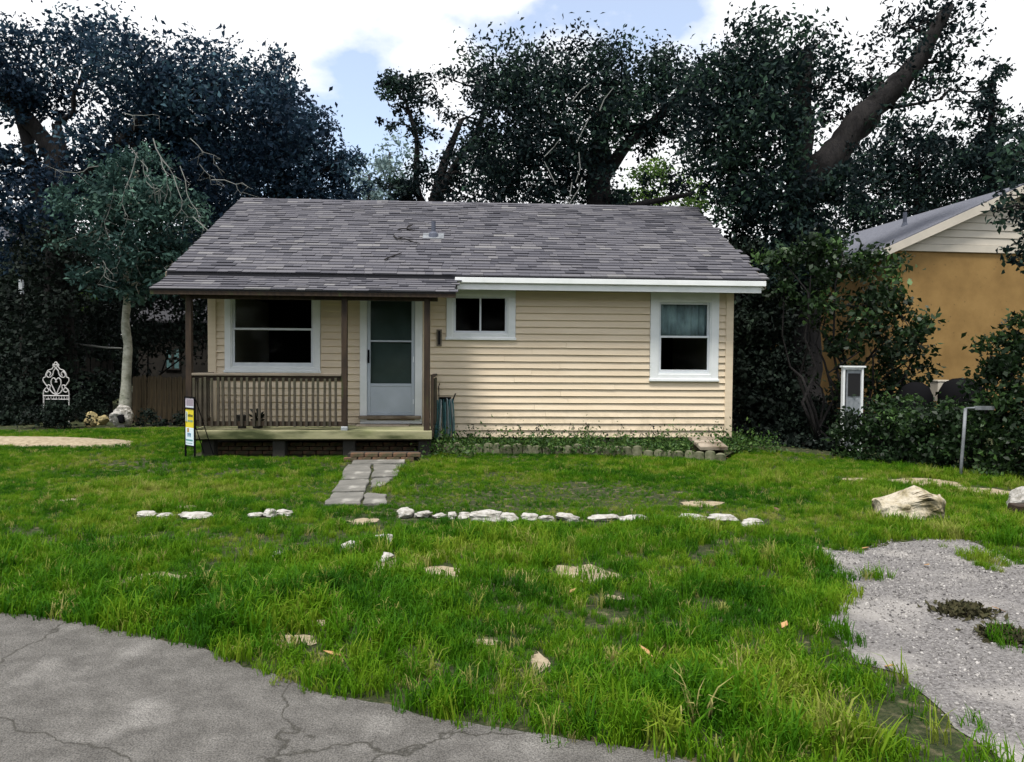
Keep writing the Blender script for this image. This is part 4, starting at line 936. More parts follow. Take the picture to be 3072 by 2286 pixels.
# ------------------------------------------------------------------ shrubs and hedge
def shrub(name, label, cat, vx, d, blobs, size, mat, k=22, group=None, aspect=0.6, stems=5, clump=.25, droop=0.2, bark='bark'):
    b0 = gp(vx, d); root = tag(empty(name, b0), label, cat, group); P, T = [], []; mb = MB()
    for b in blobs:
        c = at(b[0], b[1], b[2]) - b0; r = b[3]; kk = b[4] if len(b) > 4 else 1
        p, t, cc = blob_points(c, r, int(k * kk * r * r / size ** 2), clump=clump); P.append(p); T.append(t)
        g = Vector((random.uniform(-.25, .25), random.uniform(-.15, .15), 0)) if len(blobs) < 9 else Vector((c.x * 0.5 + random.uniform(-.2, .2), c.y * .5, 0))
        mb.tube(wiggle(g, c, 5, .12), [.035, .03, .025, .02, .014, .008], 6)
        for q in range(2): mb.tube(wiggle(c, Vector(cc[random.randrange(len(cc))]), 3, .15), [.012, .009, .007, .003], 5)
    P = np.concatenate(P); T = np.concatenate(T); P[:, 2] = np.abs(P[:, 2]) + 0.01
    mb.build('stems', bark, root, smooth=True)
    link('foliage', leaves_mesh('foliage', P, size, mat, T, aspect, droop), root); return root
shrub('tall_shrub', 'tall broad-leaved shrub standing before the ochre house wall', 'shrub', 1850, 13.6,
      [(1690, 555, 13.8, .42), (1760, 560, 13.5, .5), (1830, 560, 13.4, .55), (1900, 575, 13.4, .5), (1700, 640, 13.8, .38), (1800, 640, 13.4, .55), (1880, 660, 13.3, .6), (1960, 690, 13.3, .45), (1990, 745, 13.3, .32), (1840, 720, 13.4, .45), (1910, 750, 13.3, .6), (1970, 800, 13.4, .45), (1880, 820, 13.4, .5), (1940, 860, 13.4, .5), (1935, 630, 13.4, .3), (1780, 700, 13.6, .25, .7), (1760, 820, 13.9, .12, .5), (1990, 840, 13.4, .3)],
      0.105, 'leaf_green', k=20)
shrub('dark_shrub', 'dark shrub filling the shade between the bungalow and the vine-covered oak', 'shrub', 1640, 15.6, [(1620, 700, 15.8, .6), (1680, 700, 15.6, .5), (1620, 800, 15.6, .6), (1690, 790, 15.6, .5), (1630, 890, 15.5, .6), (1700, 880, 15.4, .55), (1650, 620, 15.8, .5), (1690, 940, 15.2, .4), (1610, 560, 16, .5), (1655, 750, 17, .7), (1655, 850, 17, .7), (1620, 650, 17, .7), (1670, 640, 17, .6), (1600, 740, 17.3, .6)], 0.10, 'leaf_dark', k=48)  # added as darkness fill, shade carried by the leaf colour
shrub('dark_shrub', 'dark shrub under the tall broad-leaved shrub behind the hedge, spread low to darken shaded soil', 'shrub', 1800, 14.6, [(1760, 910, 14.6, .45), (1810, 880, 14.8, .35), (1800, 930, 14.4, .4), (1730, 930, 14.7, .4), (1900, 920, 13.8, .5), (1960, 910, 13.8, .45), (1700, 958, 13.9, .26), (1740, 962, 13.5, .26), (1780, 965, 13.3, .26), (1815, 965, 13.0, .22), (1660, 955, 14.2, .28), (1625, 950, 14.3, .25)], 0.09, 'leaf_dark', k=30)  # low blobs added where the soil only lies in shade
hp_ = [(1852, 945, 12.3, .30), (1838, 985, 12.2, .24), (1880, 925, 11.9, .36), (1930, 915, 11.7, .42), (1900, 970, 11.7, .36), (1985, 915, 11.4, .42), (1960, 975, 11.4, .40), (2040, 915, 11.1, .42), (2020, 985, 11.0, .40), (2090, 925, 10.8, .40), (2080, 995, 10.7, .38), (2140, 925, 10.5, .40), (2150, 1000, 10.4, .38), (2200, 930, 10.2, .42), (2215, 1000, 10.1, .42), (2265, 940, 9.9, .45), (2280, 1000, 9.8, .42)]
shrub('hedge', 'low mixed hedge running along the edge of the lawn before the ochre house', 'hedge', 2050, 11.0, hp_, 0.075, 'leaf_green', k=26)
shrub('side_shrub', 'leafy shrub rising above the end of the low hedge', 'shrub', 2190, 10.5, [(2150, 760, 10.6, .32), (2200, 735, 10.5, .36), (2140, 810, 10.5, .25), (2195, 810, 10.4, .42), (2240, 770, 10.4, .42), (2200, 870, 10.3, .42), (2150, 850, 10.4, .3), (2260, 850, 10.3, .45), (2215, 700, 10.5, .15)], 0.085, 'leaf_green', k=20)
# small tree just outside the frame whose sprays reach in at the right
b0 = gp(2420, 9.6)
tree('side_tree', 'broad-leaved sprays of a small tree reaching before the cream gable', 'tree', b0, [b0, at(2415, 700, 9.6), at(2400, 500, 9.6), at(2390, 350, 9.6)], 0.1,
     [(2195, 345, 9.5, .24), (2190, 455, 9.5, .20), (2155, 460, 9.5, .12), (2215, 420, 9.5, .28), (2200, 545, 9.5, .14), (2215, 565, 9.5, .12), (2240, 470, 9.5, .35), (2230, 300, 9.6, .3), (2290, 400, 9.6, .5), (2300, 540, 9.6, .5), (2380, 350, 9.6, .6), (2380, 480, 9.6, .6)], 1.0, 0.09, 'leaf_oak', k=15, twigs=2, clump=.3)
# dark understorey added at the left to fill the deep shade
DS = [(-10, 620, 22), (70, 600, 23), (150, 640, 22.5), (230, 660, 22), (330, 640, 21.5), (410, 640, 21), (440, 720, 20.5), (20, 720, 21.8), (110, 720, 22.5), (190, 760, 22.4), (300, 740, 21), (380, 840, 19.4), (60, 830, 20.5), (150, 880, 19.6), (30, 905, 18.2), (110, 905, 18.6), (430, 850, 19), (-50, 760, 21)]
for i in range(0, 18, 6):
    sub = DS[i:i + 6]; cx = sum(s[0] for s in sub) / 6; dd = sum(s[2] for s in sub) / 6
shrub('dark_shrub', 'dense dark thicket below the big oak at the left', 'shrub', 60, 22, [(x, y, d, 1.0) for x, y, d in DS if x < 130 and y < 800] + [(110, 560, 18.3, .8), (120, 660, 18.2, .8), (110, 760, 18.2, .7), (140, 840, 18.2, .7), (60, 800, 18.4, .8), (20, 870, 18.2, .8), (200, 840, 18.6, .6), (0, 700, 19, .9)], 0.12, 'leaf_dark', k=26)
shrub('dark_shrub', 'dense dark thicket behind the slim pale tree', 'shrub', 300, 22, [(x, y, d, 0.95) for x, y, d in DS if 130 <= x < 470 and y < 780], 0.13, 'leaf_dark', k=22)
shrub('far_thicket', 'tall dark thicket closing the view behind the shed and fence', 'shrub', 250, 28, [(x, y, 28, 1.6) for x in (-60, 40, 140, 240, 340, 440) for y in (560, 660, 770)], 0.2, 'leaf_dark', k=26)
shrub('far_thicket', 'tall dark thicket closing the view behind the bungalow by the vine-covered oak', 'shrub', 1640, 24, [(x, y, 24, 1.3) for x in (1540, 1610, 1680) for y in (590, 680, 780)], 0.18, 'leaf_dark', k=26)
shrub('dark_shrub', 'low dark bush around the foot of the iron trellis', 'shrub', 110, 17.0, [(30, 905, 17.0, .5), (75, 905, 16.2, .36), (122, 895, 16.1, .34), (160, 905, 16.2, .32), (-20, 880, 17.2, .6), (200, 880, 18.2, .4)], 0.08, 'leaf_dark', k=26)
shrub('dark_shrub', 'low dark weeds along the foot of the brown picket fence', 'shrub', 370, 17.0, [(320, 905, 17, .2), (345, 915, 16.8, .2), (380, 912, 16.8, .22), (300, 918, 16.7, .15)], 0.07, 'leaf_dark', k=20)
shrub('yellow_shrub', 'small sunlit yellow-green sprig glowing in the dark thicket', 'shrub', 165, 20.8, [(150, 640, 20.6, .22, .6), (195, 645, 20.6, .25, .6), (175, 670, 20.6, .15, .5)], 0.10, 'leaf_bright', k=14)  # sunlit look comes from the bright leaf colour

# ------------------------------------------------------------------ fences, shed, trellis, left yard
def fence(name, label, A, B, h, w, mat, gap=0.012, skip=0.0, jag=0.06):
    A = Vector((A.x, A.y, 0)); B = Vector((B.x, B.y, 0)); d = (B - A); Ls = d.length; ang = math.atan2(d.y, d.x)
    root = tag(empty(name, A, ang), label, 'fence')
    pk_ = MB().prism([(0, 0), (w, 0), (w, h - .05), (w * .7, h), (w * .3, h), (0, h - .05)], -0.01, 0.01, 'y').mesh('picket', mat)
    for z in (h * .25, h * .75): MB().box(0, Ls, 0.012, 0.05, z, z + 0.08).build('fence_rail', mat, root)
    x = 0
    while x < Ls:
        if random.random() > skip: link('picket', pk_, root, (x, random.uniform(-.006, .006), random.uniform(-jag, 0)), (0, random.uniform(-.02, .02), 0))
        x += w + gap
    return root
fence('picket_fence', 'brown weathered picket fence between the slim tree and the porch', gp(286, 17.9), gp(470, 17.3), 1.14, 0.125, 'fence', 0.02, 0.04)
fence('picket_fence', 'taller picket fence darkened for shade behind the iron trellis', gp(-40, 21.0), gp(236, 20.2), 1.55, 0.14, 'fencedark', 0.03, 0.1, 0.2)
# shed with teal paned window
s0 = gp(300, 24.5); s1 = gp(500, 24.0)
shd = tag(empty('shed', s0, math.atan2(s1.y - s0.y, s1.x - s0.x)), 'dark shed with a small greenish two-pane window behind the picket fence', 'shed')
Lw = (s1 - s0).length
MB().box(0, Lw, 0, 3.0, 0, 2.8).build('wall', 'shedwall', shd)
MB().prism([(-0.3, 2.75), (1.5, 3.6), (3.3, 2.75), (3.3, 2.68), (1.5, 3.5), (-0.3, 2.68)], -0.2, Lw + 0.2, 'x').build('roof', 'roofdeck', shd)
pa = at(358, 752, 24.3); pb_ = at(395, 802, 24.3); ua = pa.x - s0.x; ub = pb_.x - s0.x
swn = frame_mb(ua, ub, pb_.z, pa.z, 0.05, -0.05, 0.0).box((ua + ub) / 2 - 0.05, (ua + ub) / 2 + 0.05, -0.045, 0.0, pb_.z + .05, pa.z - .05).box(ua + .05, ub - .05, -0.044, 0.0, (pa.z + pb_.z) / 2 - .02, (pa.z + pb_.z) / 2 + .02).build('window', 'shedwall', shd)
MB().box(ua + .051, (ua + ub) / 2 - .051, -0.03, -0.02, pb_.z + .051, pa.z - .051).build('pane', 'shedpane', swn)
MB().box((ua + ub) / 2 + .051, ub - .051, -0.03, -0.02, pb_.z + .051, pa.z - .051).build('pane', 'shedpane', swn)
# two storey neighbour whose roof corner shows at the left
nh = tag(empty('neighbour_house', (-26, 26, 0)), 'grey two-storey house whose roof corner shows through the oak', 'house')
MB().box(0, 8.0, 0, 8, 0, 5.6).build('wall', 'greywall', nh)
MB().prism([(-0.5, 5.55), (4.0, 8.0), (8.5, 5.55), (8.5, 5.45), (4.0, 7.85), (-0.5, 5.45)], -0.4, 8.5, 'y').build('roof', 'greyroof', nh)
MB().box(8.35, 8.52, -0.42, 8.5, 5.36, 5.56).build('fascia', 'white', nh)
for (x, z) in ((2, 1), (5, 1), (2, 3.6), (5, 3.6)):
    wi = frame_mb(x, x + 1.2, z, z + 1.4, .09, -.05, 0.0).build('window', 'white', nh); MB().box(x + .09, x + 1.11, -.02, -.01, z + .09, z + 1.31).build('pane', 'screen', wi)
# ornate iron trellis
tp0 = at(122, 858, 16.6)
tr = tag(empty('iron_trellis', (tp0.x, 16.6, 0)), 'white ornate scrolled wrought iron garden trellis before the dark fence', 'trellis')
zb = tp0.z
def curve(pts, r=0.011, n=6):
    pts = [Vector((x, 0, z)) for x, z in pts]; out = []
    for i in range(len(pts) - 1):
        p0 = pts[max(0, i - 1)]; p1 = pts[i]; p2 = pts[i + 1]; p3 = pts[min(len(pts) - 1, i + 2)]
        for k in range(n):
            t = k / n
            out.append(0.5 * ((2 * p1) + (-p0 + p2) * t + (2 * p0 - 5 * p1 + 4 * p2 - p3) * t * t + (-p0 + 3 * p1 - 3 * p2 + p3) * t ** 3))
    out.append(pts[-1]); return out
def scroll(pts):
    mb = MB()
    for sx in (-1, 1): mb.tube(curve([(sx * x, zb + z) for x, z in pts]), 0.0125, 6)
    return mb
for nm, pts in (('outer_frame', [(0.0, 0.70), (0.05, 0.66), (0.09, 0.60), (0.17, 0.57), (0.22, 0.50), (0.24, 0.42), (0.28, 0.40), (0.29, 0.34), (0.25, 0.27), (0.20, 0.20), (0.25, 0.15), (0.28, 0.10), (0.29, 0.0)]),
                ('heart_scroll', [(0.0, 0.02), (0.06, 0.16), (0.11, 0.27), (0.10, 0.36), (0.05, 0.40), (0.0, 0.34), (0.02, 0.30)]),
                ('upper_scroll', [(0.0, 0.62), (0.05, 0.56), (0.07, 0.48), (0.12, 0.42), (0.19, 0.42), (0.21, 0.48), (0.16, 0.54), (0.12, 0.50), (0.14, 0.45)]),
                ('lower_scroll', [(0.0, 0.02), (0.08, 0.06), (0.14, 0.14), (0.13, 0.22), (0.18, 0.24), (0.2, 0.18), (0.16, 0.12), (0.22, 0.08), (0.27, 0.12)]),
                ('finial', [(0.0, 0.76), (0.03, 0.73), (0.02, 0.69), (0.05, 0.71), (0.06, 0.67), (0.0, 0.63)])):
    scroll(pts).build(nm, 'iron', tr, smooth=True)
MB().tube([(-0.29, 0, zb), (0.29, 0, zb)], 0.014, 6).tube([(-0.28, 0, zb - .08), (0.28, 0, zb - .08)], 0.012, 6).build('cross_bar', 'iron', tr)
for i in range(9): MB().tube([(-.24 + i * .06, 0, zb - .08), (-.24 + i * .06, 0, zb)], .008, 5).build('spindle', 'iron', tr)
for sx in (-1, 1): MB().tube([(sx * .285, 0, 0), (sx * .285, 0, zb)], .014, 6).build('leg', 'iron', tr)
for (vx, vy, d, lb, hh) in ((46, 622, 20.9, 'thin dark post with a white top sleeve in the dark thicket', .34),):
    p = at(vx, vy, d); o = tag(empty('clothes_post', (p.x, d, 0)), lb, 'post')
    MB().box(-.045, .045, -.035, .035, 0, p.z - .2).build('post', 'shedwall', o); MB().box(-.05, .05, -.04, .04, p.z - .2, p.z + .2).build('sleeve', 'whitemetal', o)
p = at(205, 748, 19.2); q = at(262, 752, 19.0)
tag(MB().tube([at(154, 745, 19.3), at(175, 747, 19.3), at(200, 750, 19.2), at(232, 754, 19.1), at(264, 755, 19.0)], [.014, .022, .026, .026, .02], 7).build('bare_pole', 'twig'), 'pale bare pole lashed level across the dark gap beside the slim trunk', 'pole')

# ------------------------------------------------------------------ ochre neighbour house
OT = R(6.5)
oc = at(1934, 700, 16.6)
och = tag(empty('stucco_house', (oc.x, oc.y, 0), OT), 'ochre stucco house with cream gable siding and grey roof', 'house')
OW, OD, OE, OP = 5.9, 7.0, 4.12, 0.44
MB().box(0, OW, 0, OD, 0, OE).build('wall', 'stucco', och)
MB().prism([(0.02, OE + .002), (OW - .02, OE + .002), (OW / 2, OE + (OW / 2 - .02) * OP)], 0.02, OD - 0.02, 'y').build('gable', 'cream', och)
gbl = och.children[-1]
zz = 0.06; k = 0
MB().box(-0.02, OW + 0.02, -0.05, -0.001, OE - 0.06, OE + 0.10).build('gable_band', 'cream', och, bevel=.004)
while zz < OW / 2 * OP - 0.1:
    h_ = 0.165; ua = max(0.05, (zz) / OP + 0.02); ub = OW - ua; ua2 = max(0.05, (zz + h_) / OP + 0.02); ub2 = OW - ua2
    if ub2 > ua2:
        z = OE + 0.05 + zz
        MB().add([(ua, 0.019, z), (ub, 0.019, z), (ub, -0.024, z), (ua, -0.024, z), (ua2, 0.019, z + h_), (ub2, 0.019, z + h_), (ub2, -0.004, z + h_), (ua2, -0.004, z + h_)], BF).build('siding_board', 'cream', gbl)
    zz += h_ + 0.004
ov = 0.22
orf = MB().prism([(-0.35, OE - 0.35 * OP + .05), (OW / 2, OE + OW / 2 * OP + .09), (OW + .35, OE - .35 * OP + .05), (OW + .35, OE - .35 * OP + .13), (OW / 2, OE + OW / 2 * OP + .19), (-0.35, OE - .35 * OP + .13)], -ov, OD + ov, 'y').build('roof', 'greyroof', och)
MB().prism([(-0.38, OE - 0.35 * OP - .08), (OW / 2, OE + OW / 2 * OP - .06), (OW + .38, OE - .35 * OP - .08), (OW + .38, OE - .35 * OP + .10), (OW / 2, OE + OW / 2 * OP + .15), (-0.38, OE - .35 * OP + .10)], -ov - .03, -ov - 0.002, 'y').build('rake_board', 'cream', och)
MB().box(-0.41, -0.36, -ov + .0, OD + ov, OE - .35 * OP - .06, OE - .35 * OP + .09).build('gutter', 'white', och)
MB().tube([(1.75, 2.2, OE + 1.75 * OP), (1.75, 2.2, OE + 1.75 * OP + .5)], .05, 10).tube([(1.75, 2.2, OE + 1.75 * OP + .05), (1.75, 2.2, OE + 1.75 * OP + .24)], [.12, .055], 10).build('vent_pipe', 'pipe', orf)
# white glazed door standing behind the hedge
dp = gp(1849, 13.0); za = at(1849, 797, 13.0).z
dd_ = tag(empty('white_door', (dp.x, 13.0, 0), R(4)), 'white glazed door in a narrow frame standing behind the low hedge', 'door')
hw_ = 0.185
frame_mb(-hw_, hw_, 0.0, za, 0.035, -0.04, 0.04).box(-hw_ - .02, hw_ + .03, -0.06, 0.06, za, za + .03).build('frame', 'white', dd_, bevel=.004)
MB().box(-hw_ + .075, hw_ - .036, -.01, .02, .05, za - .04).build('leaf', 'metal', dd_)
MB().box(-hw_ + .10, hw_ - .05, -.02, -.011, za - .50, za - .10).build('broken_pane', 'screen', dd_)
for x in (-.06, .02, .09): MB().box(x, x + .008, -.018, -.0112, .1, za - .55).build('groove', 'metal', dd_)
MB().box(-hw_ - .01, hw_ + .02, -.07, -.045, za - .88, za - .85).build('cross_bar', 'black', dd_)
# gate post, utility box, bins, litter at the right
gpz = at(2089, 777, 10.1); gq = tag(empty('gate_post', (gpz.x, gpz.y, 0)), 'slim bent galvanised gate post with a short top bar before the hedge', 'post')
ztop = at(2095, 885, gpz.y).z
MB().tube([(0, 0, -0.05), (0.01, 0, .25), (0.025, 0, .5), (0.045, 0, ztop)], .021, 9).build('post', 'lead', gq, smooth=True)
MB().box(.17, .43, -.02, .02, ztop - .02, ztop + .03).tube([(.05, 0, ztop), (.2, 0, ztop + .005)], .014, 7).build('top_bar', 'lead', gq)
up = at(2045, 845, 14.2)
ub_ = tag(empty('utility_box', (up.x, 14.2, 0)), 'cream utility box on a leg against the ochre wall above the hedge', 'box')
MB().box(-.19, .19, -.15, .15, up.z - .22, up.z + .16).build('cabinet', 'cream', ub_, bevel=.01); MB().box(-.20, .20, -.16, .16, up.z + .162, up.z + .185).build('lid', 'cream', ub_); MB().box(.12, .15, -.155, -.1502, up.z - .2, up.z + .14).build('seam', 'white', ub_); MB().box(-.05, .05, -.05, .05, 0, up.z - .22).build('leg', 'metal', ub_)
for (vx, vy, d, rx, lb) in ((2085, 848, 12.6, .36, 'dark domed grill cover rising behind the hedge beside the cream box'), (1985, 856, 12.9, .28, 'low dark domed cover under the tall shrub beside the cream box')):
    c = at(vx, vy, d); g_ = tag(empty('domed_cover', (c.x, d, 0)), lb, 'cover')
    pr = [(rx * .9, 0.0), (rx * .95, c.z * .6), (rx, c.z - .1), (rx * .95, c.z), (rx * .75, c.z + .14), (rx * .4, c.z + .21), (0.02, c.z + .225)]
    MB().tube([(0, 0, z) for r_, z in pr], [r_ for r_, z in pr], 20).build('cover', 'black', g_, smooth=True)
lt = G(1752, 962)
tag(rock('litter', 'crumpled white paper litter in the shade before the dark shrub', 'litter', (lt.x, lt.y, .05), (.13, .08, .06), 'paper', 91, None, 2, .5))
# dead leaves
for i, (vx, vy, s) in enumerate(((1700, 1375, .05), (1400, 1435, .05), (1645, 1290, .05), (2010, 1232, .05), (1575, 1000, .05), (1875, 1195, .05), (2165, 1330, .06), (720, 1440, .05), (1930, 1455, .05), (1240, 1300, .04))):
    p = G(vx, vy)
    m_ = MB().add([(-s, 0, 0), (0, -s * .4, .012), (s, 0, .02), (0, s * .4, .012), (-s, 0, -.003), (0, -s * .4, .009), (s, 0, .017), (0, s * .4, .009)], BF)
    tag(m_.build('dead_leaf', 'deadleaf', loc=(p.x, p.y, .05 if vx < 1800 else .02), rot=(random.uniform(-.3, .3), random.uniform(-.3, .3), random.uniform(0, 6))), 'curled brown dead leaf lying on the grass' if vx < 1800 else 'curled brown dead leaf lying on the pale gravel', 'leaf', 'dead leaves on the lawn' if vx < 1800 else 'dead leaves on the gravel')
# two patches of brown leaf litter on the gravel
for i, (vx, vy, wv, hv) in enumerate(((2090, 1330, 120, 30), (2185, 1385, 110, 36))):
    c = G(vx, vy); e = G(vx + wv / 2, vy); n_ = 1500
    px = RNG.normal(0, 0.42, n_) * (e.x - c.x); py = RNG.normal(0, .4, n_) * 0.13
    hh = np.exp(-(px / (e.x - c.x)) ** 2 * 2) * .028
    P_ = np.stack([px, py, .008 + RNG.uniform(0, 1, n_) * hh], 1)
    o = link('leaf_litter', leaves_mesh('leaf_litter', P_, .04, 'litter', None, .5), None, (c.x, c.y, 0)); tag(o, kind='stuff')

# ------------------------------------------------------------------ weeds in the bed and along the wall
P, T = [], []
for i in range(330):
    t_ = random.random(); a = Vector(ED[0]).lerp(ED[-1], t_); base = hw(3.9 + 5.4 * t_, -0.12); s = random.random() ** 1.3
    c = base.lerp(a, s * 0.9); hgt = random.uniform(0.05, 0.16) if random.random() < .8 else random.uniform(.18, .34)
    n_ = 26; p = RNG.normal(size=(n_, 3)) * np.array([.07, .06, hgt * .4]) + np.array([c.x, c.y, .10 + hgt * .5]); P.append(p); T.append(RNG.uniform(0, 1, n_))
for i in range(60):      # weeds at the right corner and round the porch end
    c = hw(random.uniform(8.9, 9.7), random.uniform(-.9, .1)) if i < 34 else hw(random.uniform(3.6, 4.5), random.uniform(-1.25, -.3))
    n_ = 24; hgt = random.uniform(.1, .32); p = RNG.normal(size=(n_, 3)) * np.array([.08, .08, hgt * .4]) + np.array([c.x, c.y, .05 + hgt * .5]); P.append(p); T.append(RNG.uniform(0, 1, n_))
P = np.concatenate(P); P[:, 2] = np.maximum(P[:, 2], .06)
tag(link('bed_weeds', leaves_mesh('bed_weeds', P, .055, 'weeds', np.concatenate(T), .45)), kind='stuff')
wst = MB()
for i in range(46):
    u = random.uniform(4.2, 8.9); c = hw(u, random.uniform(-.3, -.06), .1); h_ = random.uniform(.12, .36)
    wst.tube([c, c + Vector((random.uniform(-.03, .03), 0, h_ * .6)), c + Vector((random.uniform(-.09, .09), 0, h_))], [.004, .003, .0015], 4)
    tip = Vector(wst.v[-1])
    for q in range(4):
        e = tip + Vector((random.uniform(-.05, .05), random.uniform(-.03, .03), random.uniform(-.08, .03))); wst.add([tip, e + Vector((.012, 0, .01)), e, e + Vector((-.012, 0, -.006))], [(0, 1, 2, 3)])
tag(wst.build('weed_stalks', 'leaf_dark'), kind='stuff')

# ------------------------------------------------------------------ grass: clumps instanced over the lawn by geometry nodes
clump_col = bpy.data.collections.new('grass_clumps')
def clump(n, hmin, hmax, spread, lean, w, seed):
    rn = random.Random(seed); v = []; f = []
    for i in range(n):
        a = rn.uniform(0, 6.283); r_ = spread * math.sqrt(rn.random()); x, y = r_ * math.cos(a), r_ * math.sin(a)
        h_ = rn.uniform(hmin, hmax); d = rn.uniform(0, 6.283); ln = rn.uniform(.15, 1.0) * lean * h_; px, py = math.cos(d), math.sin(d); qx, qy = -py, px
        tw = rn.uniform(-.5, .5); qx, qy = qx * math.cos(tw) - qy * math.sin(tw), qx * math.sin(tw) + qy * math.cos(tw)
        b = len(v); ww = w * rn.uniform(.7, 1.3); curl = rn.uniform(-.35, .1)
        for (t, z, wd) in ((0, 0, .7), (.12, .42, 1.0), (.45, .78, .8)):
            cx, cy, cz = x + px * ln * t, y + py * ln * t, h_ * z
            v += [(cx - qx * ww * wd, cy - qy * ww * wd, cz), (cx + qx * ww * wd, cy + qy * ww * wd, cz)]
        v.append((x + px * ln, y + py * ln, h_ * (1.0 + curl)))
        f += [(b, b + 1, b + 3, b + 2), (b + 2, b + 3, b + 5, b + 4), (b + 4, b + 5, b + 6)]
    me = bpy.data.meshes.new('grass_clump'); me.from_pydata(v, [], f); me.materials.append(M['grass'])
    o = bpy.data.objects.new('grass_clump', me); clump_col.objects.link(o)
for s in range(5): clump(22, .05, .105, .065, .75, .0030, s)
for s in range(3): clump(20, .09, .19, .055, .85, .0034, 20 + s)
# scatter
n0 = 200000
yy = np.sqrt(RNG.uniform(2.6 ** 2, 17.5 ** 2, n0)); xx = RNG.uniform(-1, 1, n0) * (0.74 * yy + 2.6)
keep = np.ones(n0, bool)
wob = 0.10
jx = xx + (vnoise(xx, yy, 1, 7) - .5) * .14 + RNG.normal(0, .035, n0); jy = yy + (vnoise(xx, yy, 2, 7) - .5) * .14 + RNG.normal(0, .035, n0)
den = vnoise(xx, yy, 5, 1.1, 3) * .6 + vnoise(xx, yy, 6, 3.6, 2) * .4
keep &= RNG.uniform(0, 1, n0) < np.clip((den - .31) * 6, .24, 1)
keep &= ~inpoly(jx * .5 + xx * .5, jy * .5 + yy * .5, PAVE)
tuft = vnoise(xx, yy, 9, 2.4, 2)
ind = inpoly(jx, jy, DRIVE)
keep &= ~(ind & (tuft < .71))
keep &= ~inpoly(xx + (vnoise(xx, yy, 41, 4) - .5) * .45, yy + (vnoise(xx, yy, 42, 4) - .5) * .5, WALK)
for (cx, cy, rx, ry) in SANDS:
    q = ((jx * .6 + xx * .4 - cx) / rx) ** 2 + ((jy * .6 + yy * .4 - cy) / ry) ** 2
    keep &= ~((q < 1.25) & (RNG.uniform(0, 1, n0) < .93))
for (cx, cy, rx, ry) in STONES:
    keep &= ~((np.abs(xx - cx) < rx) & (yy < cy + ry) & (yy > cy - ry - .05) & (RNG.uniform(0, 1, n0) < .93))
keep &= ~(((xx - bc.x) / .46) ** 2 + ((yy - bc.y - .14) / .24) ** 2 < 1)
# house, porch, bed, mound and the dark margins
ux = (xx - HO.x) * HR.x + (yy - HO.y) * HR.y; vx_ = (xx - HO.x) * HB.x + (yy - HO.y) * HB.y
keep &= ~((ux > 0) & (ux < W) & (vx_ > 0)); keep &= ~((ux > -.05) & (ux < 3.85) & (vx_ > -1.02)); keep &= ~((ux > 2.5) & (ux < 3.66) & (vx_ > -1.5))
keep &= ~inpoly(xx, yy, bed_poly)
keep &= ~((((xx - mc.x) / 2.0) ** 2 + ((yy - mc.y) / .5) ** 2 < 1) & (RNG.uniform(0, 1, n0) < .9))
edge_y = 15.6 + (xx + 10.5) * .25
keep &= ~((xx < -5) & (yy > edge_y)); keep &= ~((xx > 3.9) & (yy > np.maximum(13.5 - (xx - 4.0) * .98, 9.0) + (vnoise(xx, yy, 3, 2) - .5) * .4))
xx, yy, ind = xx[keep], yy[keep], ind[keep]; n1 = len(xx)
hm = vnoise(xx, yy, 12, .9, 3); hm2 = vnoise(xx, yy, 13, 3.0, 2)
tall = (hm2 > .55) & (RNG.uniform(0, 1, n1) < .5) & (yy < 11.2)
sc = (.52 + 1.05 * np.clip(hm - .2, 0, 1)) * RNG.uniform(.7, 1.35, n1) * (1.0 - .42 * np.clip((yy - 4.5) / 3.0, 0, 1)); sc[ind] *= .8
# trodden, shorter grass on the mid lawn right of the walk
tr_ = np.exp(-((yy - 8.4) / 1.1) ** 2) * np.exp(-((xx - .6) / 1.9) ** 2); sc *= 1 - .45 * tr_
tone = np.clip(.47 + (vnoise(xx, yy, 21, .8, 3) - .5) * 1.1 + (vnoise(xx, yy, 22, 4.5, 2) - .5) * .9 + RNG.normal(0, .15, n1) + .10 * tr_ - .012 * np.clip(yy - 6, 0, 8), 0, .93)
dry = RNG.uniform(0, 1, n1) < .06; tone[dry] = RNG.uniform(.9, 1, dry.sum())
zz_ = np.where(ind, .004, 0.0) - .004
me = bpy.data.meshes.new('lawn_grass'); me.vertices.add(n1); me.vertices.foreach_set('co', np.stack([xx, yy, zz_], 1).reshape(-1).astype(np.float32))
def pattr(nm, ty, val):
    a = me.attributes.new(nm, ty, 'POINT')
    a.data.foreach_set('vector' if ty == 'FLOAT_VECTOR' else 'value', np.asarray(val).reshape(-1))
rot = np.stack([RNG.normal(0, .12, n1), RNG.normal(0, .12, n1), RNG.uniform(0, 6.283, n1)], 1).astype(np.float32)
pattr('rot', 'FLOAT_VECTOR', rot); pattr('scl', 'FLOAT', sc.astype(np.float32)); pattr('tone', 'FLOAT', tone.astype(np.float32))
pattr('pick', 'INT', np.where(tall, RNG.integers(5, 8, n1), RNG.integers(0, 5, n1)).astype(np.int32))
lawn = tag(link('lawn_grass', me), kind='stuff')
